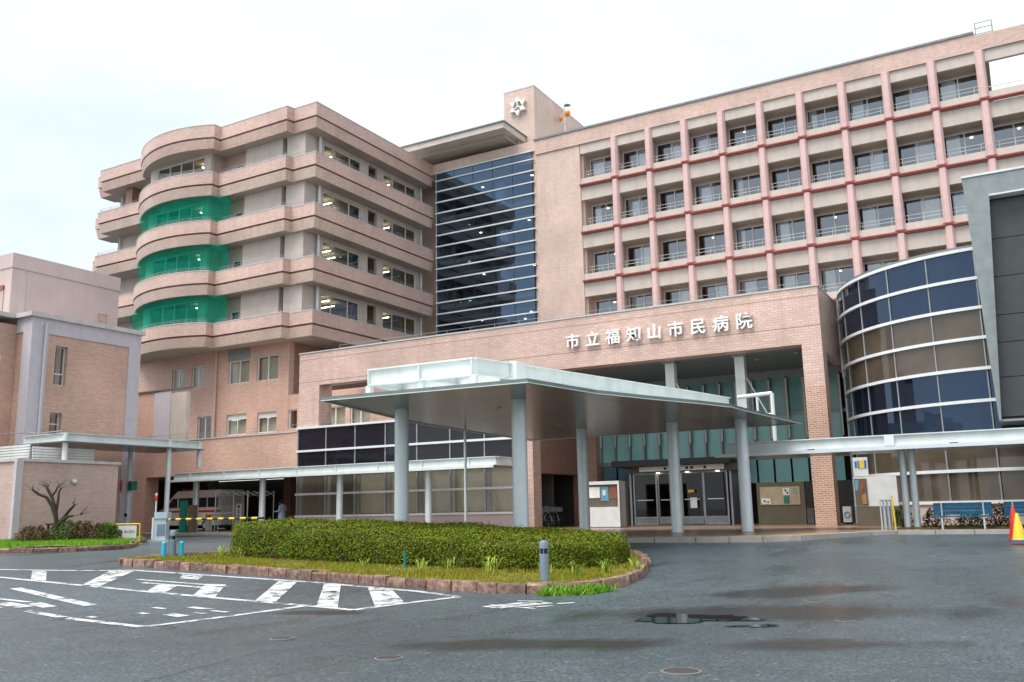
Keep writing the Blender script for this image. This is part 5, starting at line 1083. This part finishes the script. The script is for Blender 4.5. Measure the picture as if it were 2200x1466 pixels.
part('cabinet', gbox(-.33, .25, -.18, .2, .07, .95), 'machine', GM); part('head', gbox(-.25, .30, -.22, .24, .955, 1.22), 'machine', GM); part('panel', gbox(-.12, .22, -.19, -.182, .25, .72), 'bollard', GM)
part('side_strip', gbox(-.335, -.26, -.2, -.182, .1, 1.0), 'white_paint', GM)
part('light_pole', MB().tube(gq(-.32, .1, .9), gq(-.32, .1, 1.75), .025, 8), 'white_metal', GM); part('warning_light', MB().lathe([(.05, 0), (.06, .05), (.06, .15), (.05, .18)], gq(-.32, .1, 1.72), 10), 'red', GM); part('light_top', MB().lathe([(.05, 0), (.05, .08), (.02, .1)], gq(-.32, .1, 1.91), 10), 'white_paint', GM)
BA = thing('barrier_arm', (-31.6, 26.3, 1.3), 'yellow and black striped barrier arm lowered across the lane', 'barrier arm')
a0, a1 = Vector((-31.7, 26.35, 1.33)), Vector((-26.0, 26.2, 1.32))
for i in range(18): part('stripe', MB().tube(a0+(a1-a0)*i/18, a0+(a1-a0)*(i+1)/18, .045, 8), 'yellow' if i % 2 == 0 else 'black', BA)
solo('green_post', MB().box(-41.3, 35.2, PZ-.05, -41.0, 35.5, PZ+1.75), 'green_post', 'dark green square post beside the ambulance nose', 'post'); solo('red_box_post', MB().box(-40.85, 35.4, PZ-.05, -40.45, 35.7, PZ+1.5), 'brown_board', 'brownish box post right of the dark green post', 'post')
for x, lab in ((-26.2, 'dark round kerb block left'),): pass

# ------------------------------------------------------------------ ambulance in the bay
AM = thing('ambulance', (-45.5, 40.3, PZ), 'white ambulance with a red stripe parked in the dark bay', 'ambulance')
ax, ay, az = -48.4, 39.35, PZ
prof = [(0, .35), (0, 1.0), (.12, 1.18), (.75, 1.38), (1.55, 2.1), (2.0, 2.42), (5.75, 2.45), (5.85, 2.3), (5.9, .35)]
m = MB(); n_ = len(prof); m.v = [(ax+x, ay, az+z) for x, z in prof]+[(ax+x, ay+1.85, az+z) for x, z in prof]; m.f = [list(range(n_)), [n_+i for i in range(n_)][::-1]]+[[(i+1) % n_, i, n_+i, n_+(i+1) % n_] for i in range(n_)]
part('body', m, 'van_white', AM)
part('stripe', MB().box(ax+.02, ay-.012, az+1.12, ax+5.88, ay-.004, az+1.24), 'red', AM); part('front_stripe', MB().box(ax-.012, ay+.05, az+.86, ax-.004, ay+1.8, az+.98), 'red', AM)
part('windscreen', MB().poly([(ax+.82, ay+.15, az+1.46), (ax+1.5, ay+.15, az+2.06), (ax+1.5, ay+1.7, az+2.06), (ax+.82, ay+1.7, az+1.46)]), 'pane_black', AM)
part('side_window', MB().hexa([(ax+1.05, ay-.012, az+1.42), (ax+2.0, ay-.012, az+1.42), (ax+2.0, ay-.002, az+1.42), (ax+1.05, ay-.002, az+1.42), (ax+1.6, ay-.012, az+1.98), (ax+2.0, ay-.012, az+1.98), (ax+2.0, ay-.002, az+1.98), (ax+1.6, ay-.002, az+1.98)]), 'pane_black', AM)
for a, b in ((2.15, 3.4), (3.5, 4.6), (4.7, 5.6)): part('side_window', MB().box(ax+a, ay-.012, az+1.42, ax+b, ay-.002, az+2.0), 'pane_black', AM)
for a in (2.08, 3.45): part('door_seam', MB().box(ax+a-.01, ay-.008, az+.4, ax+a+.01, ay-.002, az+2.05), 'grey_frame', AM)
for x in (1.0, 4.6):
    w_ = part('wheel', MB().wheel((ax+x, ay+.02, az+.34), (0, 1, 0), .24, .1, 22, 8), 'rubber', AM, smooth=60); part('rim', MB().tube((ax+x, ay-.06, az+.34), (ax+x, ay+.1, az+.34), .18, 16), 'silver', w_)
    w_ = part('wheel', MB().wheel((ax+x, ay+1.8, az+.34), (0, 1, 0), .24, .1, 22, 8), 'rubber', AM, smooth=60)
part('headlight', MB().box(ax-.02, ay+.1, az+.95, ax+.1, ay+.45, az+1.14), 'white_paint', AM); part('headlight', MB().box(ax-.02, ay+1.4, az+.95, ax+.1, ay+1.75, az+1.14), 'white_paint', AM)
part('bumper', MB().box(ax-.06, ay+.02, az+.3, ax+.15, ay+1.83, az+.55), 'van_white', AM); part('grille', MB().box(ax-.022, ay+.5, az+.66, ax-.005, ay+1.35, az+.84), 'black', AM)
part('light_bar', MB().box(ax+2.1, ay+.25, az+2.44, ax+2.5, ay+1.6, az+2.56), 'red', AM); part('mirror', MB().box(ax+1.0, ay-.2, az+1.4, ax+1.1, ay-.02, az+1.62), 'black', AM)
# ------------------------------------------------------------------ frame tent, signs, rails, person
TT = thing('frame_tent', (-41.2, 39.6, PZ), 'small folding frame tent with clear plastic sides in the bay', 'tent')
tx0, tx1, ty0, ty1, tz = -42.55, -39.9, 38.9, 41.0, PZ+2.3
for x, y in ((tx0, ty0), (tx1, ty0), (tx0, ty1), (tx1, ty1), (-41.25, ty0+.2)): part('leg', MB().tube((x, y, PZ), (x, y, tz), .03, 6), 'white_metal', TT)
for a, b in (((tx0, ty0), (tx1, ty0)), ((tx0, ty1), (tx1, ty1)), ((tx0, ty0), (tx0, ty1)), ((tx1, ty0), (tx1, ty1))):
    e = lambda t, z: (a[0]+(b[0]-a[0])*t, a[1]+(b[1]-a[1])*t, z); m = MB()
    for i in range(4): m.tube(e(i/4, tz-.02), e((i+1)/4, tz-.28), .016, 5).tube(e(i/4, tz-.28), e((i+1)/4, tz-.02), .016, 5)
    part('truss', m, 'white_metal', TT)
m = MB(); r = random.Random(2)
for j in range(6):
    for i in range(8): m.v.append((tx0+.05+i*.17, ty0-.04+.05*math.sin(i*2.2+j), tz-.1-j*.36))
m.f = [[j*8+i, j*8+i+1, (j+1)*8+i+1, (j+1)*8+i] for j in range(5) for i in range(7)]
part('plastic_sheet', m, 'plastic_film', TT)
m = MB(); m.v = [(tx0+.02, ty0+i*.26, tz-.08-j*.4+.03*math.sin(i+j)) for j in range(6) for i in range(9)]; m.f = [[j*9+i, j*9+i+1, (j+1)*9+i+1, (j+1)*9+i] for j in range(5) for i in range(8)]
part('plastic_sheet', m, 'plastic_film', TT)
VS = thing('upright_sign', (-39.6, 37.9, PZ), 'narrow white upright sign with black characters by the tent', 'sign')
part('board', MB().box(-39.78, 37.9, PZ+.1, -39.35, 37.93, PZ+1.55), 'white_paint', VS); part('stand', MB().box(-39.7, 37.85, PZ, -39.45, 38.05, PZ+.1), 'grey_frame', VS); part('symbol', MB().tube((-39.56, 37.896, PZ+1.38), (-39.56, 37.888, PZ+1.38), .09, 14), 'black', VS)
for i, z in enumerate((1.1, .85, .6)): part('sign_character', MB().box(-39.65, 37.888, PZ+z-.08, -39.48, 37.898, PZ+z-.05).box(-39.65, 37.888, PZ+z+.05, -39.48, 37.898, PZ+z+.08).box(-39.58, 37.886, PZ+z-.05, -39.55, 37.896, PZ+z+.05), 'black', VS)
HRL = thing('stretcher_rail', (-40.6, 37.6, PZ), 'curved silver handrail loop in front of the tent', 'handrail')
part('rail', MB().path([(-41.5, 37.7, PZ), (-41.5, 37.7, PZ+.8), (-41.35, 37.7, PZ+.98), (-41.1, 37.7, PZ+1.02), (-39.9, 37.7, PZ+1.04)], .035, 8), 'silver', HRL); part('rail', MB().path([(-41.2, 37.9, PZ), (-41.2, 37.9, PZ+.6), (-41.0, 37.9, PZ+.75), (-40.0, 37.9, PZ+.78)], .03, 8), 'silver', HRL)
solo('white_bin', MB().lathe([(.16, 0), (.18, .6), (.1, .66)], (-42.0, 37.9, PZ), 14), 'white_paint', 'small white round bin at the left foot of the tent', 'bin'); solo('orange_bucket', MB().lathe([(.13, 0), (.17, .3)], (-42.0, 37.9, PZ+.67), 14), 'orange', 'orange bucket standing on top of the white bin', 'bucket')
def skin_mesh(name, verts, edges, mat_, parent, sub=2, loc=None):
    me = bpy.data.meshes.new(name); me.from_pydata([v[:3] for v in verts], edges, []); o = link(name, me, parent, loc)
    sk = o.modifiers.new('skin', 'SKIN'); sk.use_smooth_shade = True
    for i, v in enumerate(verts): me.skin_vertices[0].data[i].radius = (v[3], v[4] if len(v) > 4 else v[3])
    me.skin_vertices[0].data[0].use_root = True; o.modifiers.new('sub', 'SUBSURF').levels = sub; o.modifiers['sub'].render_levels = sub; me.materials.append(MATS[mat_]); return o
PE = thing('person', (-38.25, 40.0, PZ), 'person in a long pale blue gown holding papers, facing left by the bay door', 'person')
V = [(0, 0, .9, .13, .11), (.01, 0, 1.15, .12, .1), (-.02, 0, 1.36, .15, .1), (-.05, 0, 1.46, .05), (-.08, 0, 1.55, .075, .09), (-.08, 0, 1.64, .07, .085),
     (.02, -.17, 1.37, .055), (.04, -.23, 1.12, .042), (-.22, -.16, 1.08, .034), (-.30, -.14, 1.1, .03), (.02, .17, 1.37, .055), (.04, .23, 1.12, .042), (-.22, .14, 1.06, .034), (-.30, .11, 1.08, .03),
     (.0, -.09, .82, .085), (-.01, -.09, .46, .055), (.02, -.09, .1, .042), (-.12, -.1, .04, .035), (.0, .09, .82, .085), (.01, .09, .46, .055), (.04, .09, .1, .042), (-.1, .1, .04, .035)]
skin_mesh('body', V, [(0, 1), (1, 2), (2, 3), (3, 4), (4, 5), (2, 6), (6, 7), (7, 8), (8, 9), (2, 10), (10, 11), (11, 12), (12, 13), (0, 14), (14, 15), (15, 16), (16, 17), (0, 18), (18, 19), (19, 20), (20, 21)], 'skin', PE)
gw = MB(); prof2 = [(.27, .32, .22), (.24, .30, .5), (.2, .26, .8), (.17, .22, 1.0), (.17, .23, 1.2), (.16, .25, 1.36), (.07, .1, 1.47)]
for a, b, z in prof2:
    for i in range(16): t = 2*math.pi*i/16; gw.v.append((a*math.cos(t)+(.02 if z < 1.2 else 0), b*math.sin(t), z))
gw.f = [[j*16+i, j*16+(i+1) % 16, (j+1)*16+(i+1) % 16, (j+1)*16+i] for j in range(6) for i in range(16)]
gw.tube((.02, -.19, 1.38), (.05, -.26, 1.1), .085, 10, .07).tube((.05, -.26, 1.12), (-.2, -.17, 1.07), .07, 10, .055).tube((.02, .19, 1.38), (.05, .26, 1.1), .085, 10, .07).tube((.05, .26, 1.12), (-.2, .15, 1.05), .07, 10, .055)
link('gown', gw.mesh('gown', 'gown', 60), PE)
link('hair', MB().lathe([(.06, -.1), (.1, -.02), (.105, .05), (.08, .11), (.02, .135)], (-.06, 0, 1.6), 14).mesh('hair', 'hair', 60), PE); link('mask', MB().box(-.19, -.05, 1.5, -.15, .05, 1.58).mesh('mask', 'paper'), PE)
solo('papers', MB().box(-38.75, 39.85, PZ+1.04, -38.5, 40.1, PZ+1.10), 'paper', 'white papers held by the person in the blue gown', 'papers')

# ------------------------------------------------------------------ entrance porch things
NB_ = thing('notice_case', (-17.6, 38.9, PZ), 'white notice case with posters standing left of the entrance doors', 'notice case')
nx0, nx1, ny = -18.2, -16.35, 38.6
part('lower_panel', MB().box(nx0, ny, PZ+.04, nx1, ny+.42, PZ+.93), 'white_paint', NB_); part('frame', MB().box(nx0, ny, PZ+.93, nx0+.08, ny+.42, PZ+1.95).box(nx1-.08, ny, PZ+.93, nx1, ny+.42, PZ+1.95).box(nx0, ny, PZ+1.95, nx1, ny+.42, PZ+2.1), 'white_paint', NB_)
part('back_board', MB().box(nx0+.08, ny+.1, PZ+.93, nx1-.08, ny+.13, PZ+1.95), 'brown_board', NB_)
for a, b, z0, z1, c in ((.2, .85, 1.35, 1.85, 'paper'), (.9, 1.28, 1.2, 1.85, 'poster_blue'), (1.32, 1.7, 1.3, 1.86, 'poster_red')): part('poster', MB().box(nx0+a, ny+.08, PZ+z0, nx0+b, ny+.095, PZ+z1), c, NB_)
part('poster_print', MB().box(nx0+1.0, ny+.07, PZ+1.45, nx0+1.15, ny+.078, PZ+1.7), 'white_paint', NB_)
part('side_box', MB().box(nx1+.002, ny+.05, PZ+.04, nx1+.28, ny+.4, PZ+2.08), 'interior_dark', NB_); part('base', MB().box(nx0+.04, ny+.05, PZ, nx1-.04, ny+.38, PZ+.04), 'grey_frame', NB_)
IB = thing('information_board', (-9.8, 41.5, PZ), 'brown information board with a beige notice panel beside the doors', 'information board')
part('board', MB().box(-10.85, 41.5, PZ, -8.75, 41.7, 2.42), 'brown_board', IB); part('notice_panel', MB().box(-10.7, 41.46, 1.42, -8.95, 41.497, 2.22), 'beige_board', IB)
for a, b, z0, z1, c in ((-10.65, -10.25, 1.46, 1.72, 'paper'), (-9.68, -9.4, 1.85, 2.15, 'paper'), (-9.66, -9.42, 1.48, 1.8, 'green_post'), (-9.25, -9.05, 1.9, 2.15, 'grey_green')): part('notice', MB().box(a, 41.44, z0, b, 41.457, z1), c, IB)
for a, z in ((-10.55, 1.6), (-10.4, 1.55), (-9.6, 2.05), (-9.52, 1.95)): part('notice_print', MB().box(a, 41.43, z-.04, a+.08, 41.438, z+.04), 'black', IB)
BK = thing('bicycle', (-22, 41, PZ), 'dark bicycle parked in the recess left of the entrance', 'bicycle', 'bicycles parked in the dark recess')
def bike(t):
    P = lambda x, z, y=0: (x, y, z)
    for x in (-.5, .5):
        w_ = link('wheel', MB().wheel(P(x, .33), (0, 1, 0), .31, .02, 22, 6).mesh('wheel', 'rubber'), t); m = MB()
        for i in range(8): a = i*math.pi/4; m.tube(P(x, .33), P(x+.3*math.cos(a), .33+.3*math.sin(a)), .004, 4)
        link('spokes', m.mesh('spokes', 'silver'), w_)
    link('frame', MB().path([P(-.5, .33), P(-.05, .3), P(.35, .78), P(-.15, .72), P(-.5, .33)], .018, 6).tube(P(-.05, .3), P(-.2, .88), .016).tube(P(.32, .95), P(.5, .33), .016).mesh('frame', 'silver'), t)
    link('saddle', MB().box(-.34, -.06, .88, -.1, .06, .94).mesh('saddle', 'black'), t); link('handlebar', MB().path([(.18, -.25, 1.0), (.32, -.1, 1.02), (.32, .1, 1.02), (.18, .25, 1.0)], .014).mesh('handlebar', 'silver'), t); link('basket', MB().box(.38, -.15, .75, .66, .15, .98).mesh('basket', 'grey_frame'), t)
bike(BK); BK.rotation_euler = (0, 0, .15)
for i, (y, lab) in enumerate(((39.6, 'dark bicycle nearest the portal edge in the recess'), (40.3, 'second dark bicycle from the portal edge in the recess'), (41.0, 'middle dark bicycle in the recess left of the doors'), (41.8, 'fourth dark bicycle from the portal edge in the recess'))):
    o = BK if i == 0 else copy_tree(BK); o.location = (-21.6, y, PZ); o['label'] = lab
GR = thing('guard_rail', (-4.2, 33.0, PZ), 'short steel guard rail with a yellow end post by the planting strip', 'guard rail')
for x, y in ((-4.45, 32.6), (-4.35, 32.75), (-4.25, 32.9)): part('bar', MB().path([(x, y, PZ), (x, y, PZ+.95), (x+.05, y+.3, PZ+.95), (x+.05, y+.3, PZ)], .025, 6), 'silver', GR)
part('end_post', MB().tube((-3.98, 32.15, PZ), (-4.02, 32.15, PZ+1.1), .03, 10), 'yellow', GR)
def bench(x0, y, w, lab, first=None):
    t = thing('bench', (x0+w/2, y, PZ), lab, 'bench', 'blue benches under the right walkway')
    for z, t_ in ((.45, 0), (.58, .02), (.71, .04)): part('back_slat', MB().box(x0, y+.36+t_, PZ+z, x0+w, y+.40+t_, PZ+z+.124), 'bench_blue', t)
    for i in range(3): part('seat_slat', MB().box(x0, y+i*.13, PZ+.38, x0+w, y+i*.13+.12, PZ+.42), 'bench_blue', t)
    for x in (x0+.25, x0+w-.25): part('leg', MB().box(x-.02, y+.02, PZ, x+.02, y+.06, PZ+.38).box(x-.02, y+.34, PZ, x+.02, y+.40, PZ+.85).box(x-.02, y+.06, PZ+.34, x+.02, y+.34, PZ+.378), 'silver', t)
bench(-2.9, 32.75, 1.72, 'blue slatted bench right of the twin columns'); bench(-.85, 32.95, 1.72, 'blue slatted bench behind the red and yellow cones at the right edge')
def cone(c, m_, lab, h=.72):
    t = thing('traffic_cone', c, lab, 'traffic cone', 'traffic cones at the right edge'); part('cone', MB().lathe([(.17, .03), (.035, h), (.0301, h+.01)], c, 20), m_, t, smooth=50); part('base', MB().box(c[0]-.2, c[1]-.2, c[2], c[0]+.2, c[1]+.2, c[2]+.035), 'blue' if m_ == 'yellow' else m_, t)
cone((-.52, 28.6, .40), 'red', 'red traffic cone left of the yellow one at the right edge', .86); cone((-.42, 27.2, .39), 'yellow', 'yellow traffic cone with a blue base at the right edge', .7)
strip_ = [(-4.0, 33.2), (5.5, 33.8), (5.5, 35.9), (-4.0, 35.9)]
struct('planting_bed', MB().prism(strip_, PZ-.02, PZ+.06), 'soil')
for i, (x, y, R_, h, m_, lab) in enumerate([(-3.95, 33.9, .4, .65, 'leaf_green', 'green shrub left of the twin columns'), (-2.95, 34.0, .45, .6, 'leaf_red', 'brownish shrub between the twin columns and the bench'), (-1.9, 34.2, .5, .45, 'leaf_green', 'low shrub behind the first blue bench'), (-1.05, 34.0, .42, .7, 'leaf_red', 'brownish shrub between the two blue benches'), (.3, 34.2, .5, .5, 'leaf_red', 'low shrub behind the second blue bench')]):
    shrub((x, y, PZ+.05), R_, h, m_, 900, i+70, lab, 'shrubs in the strip before the glass wing')
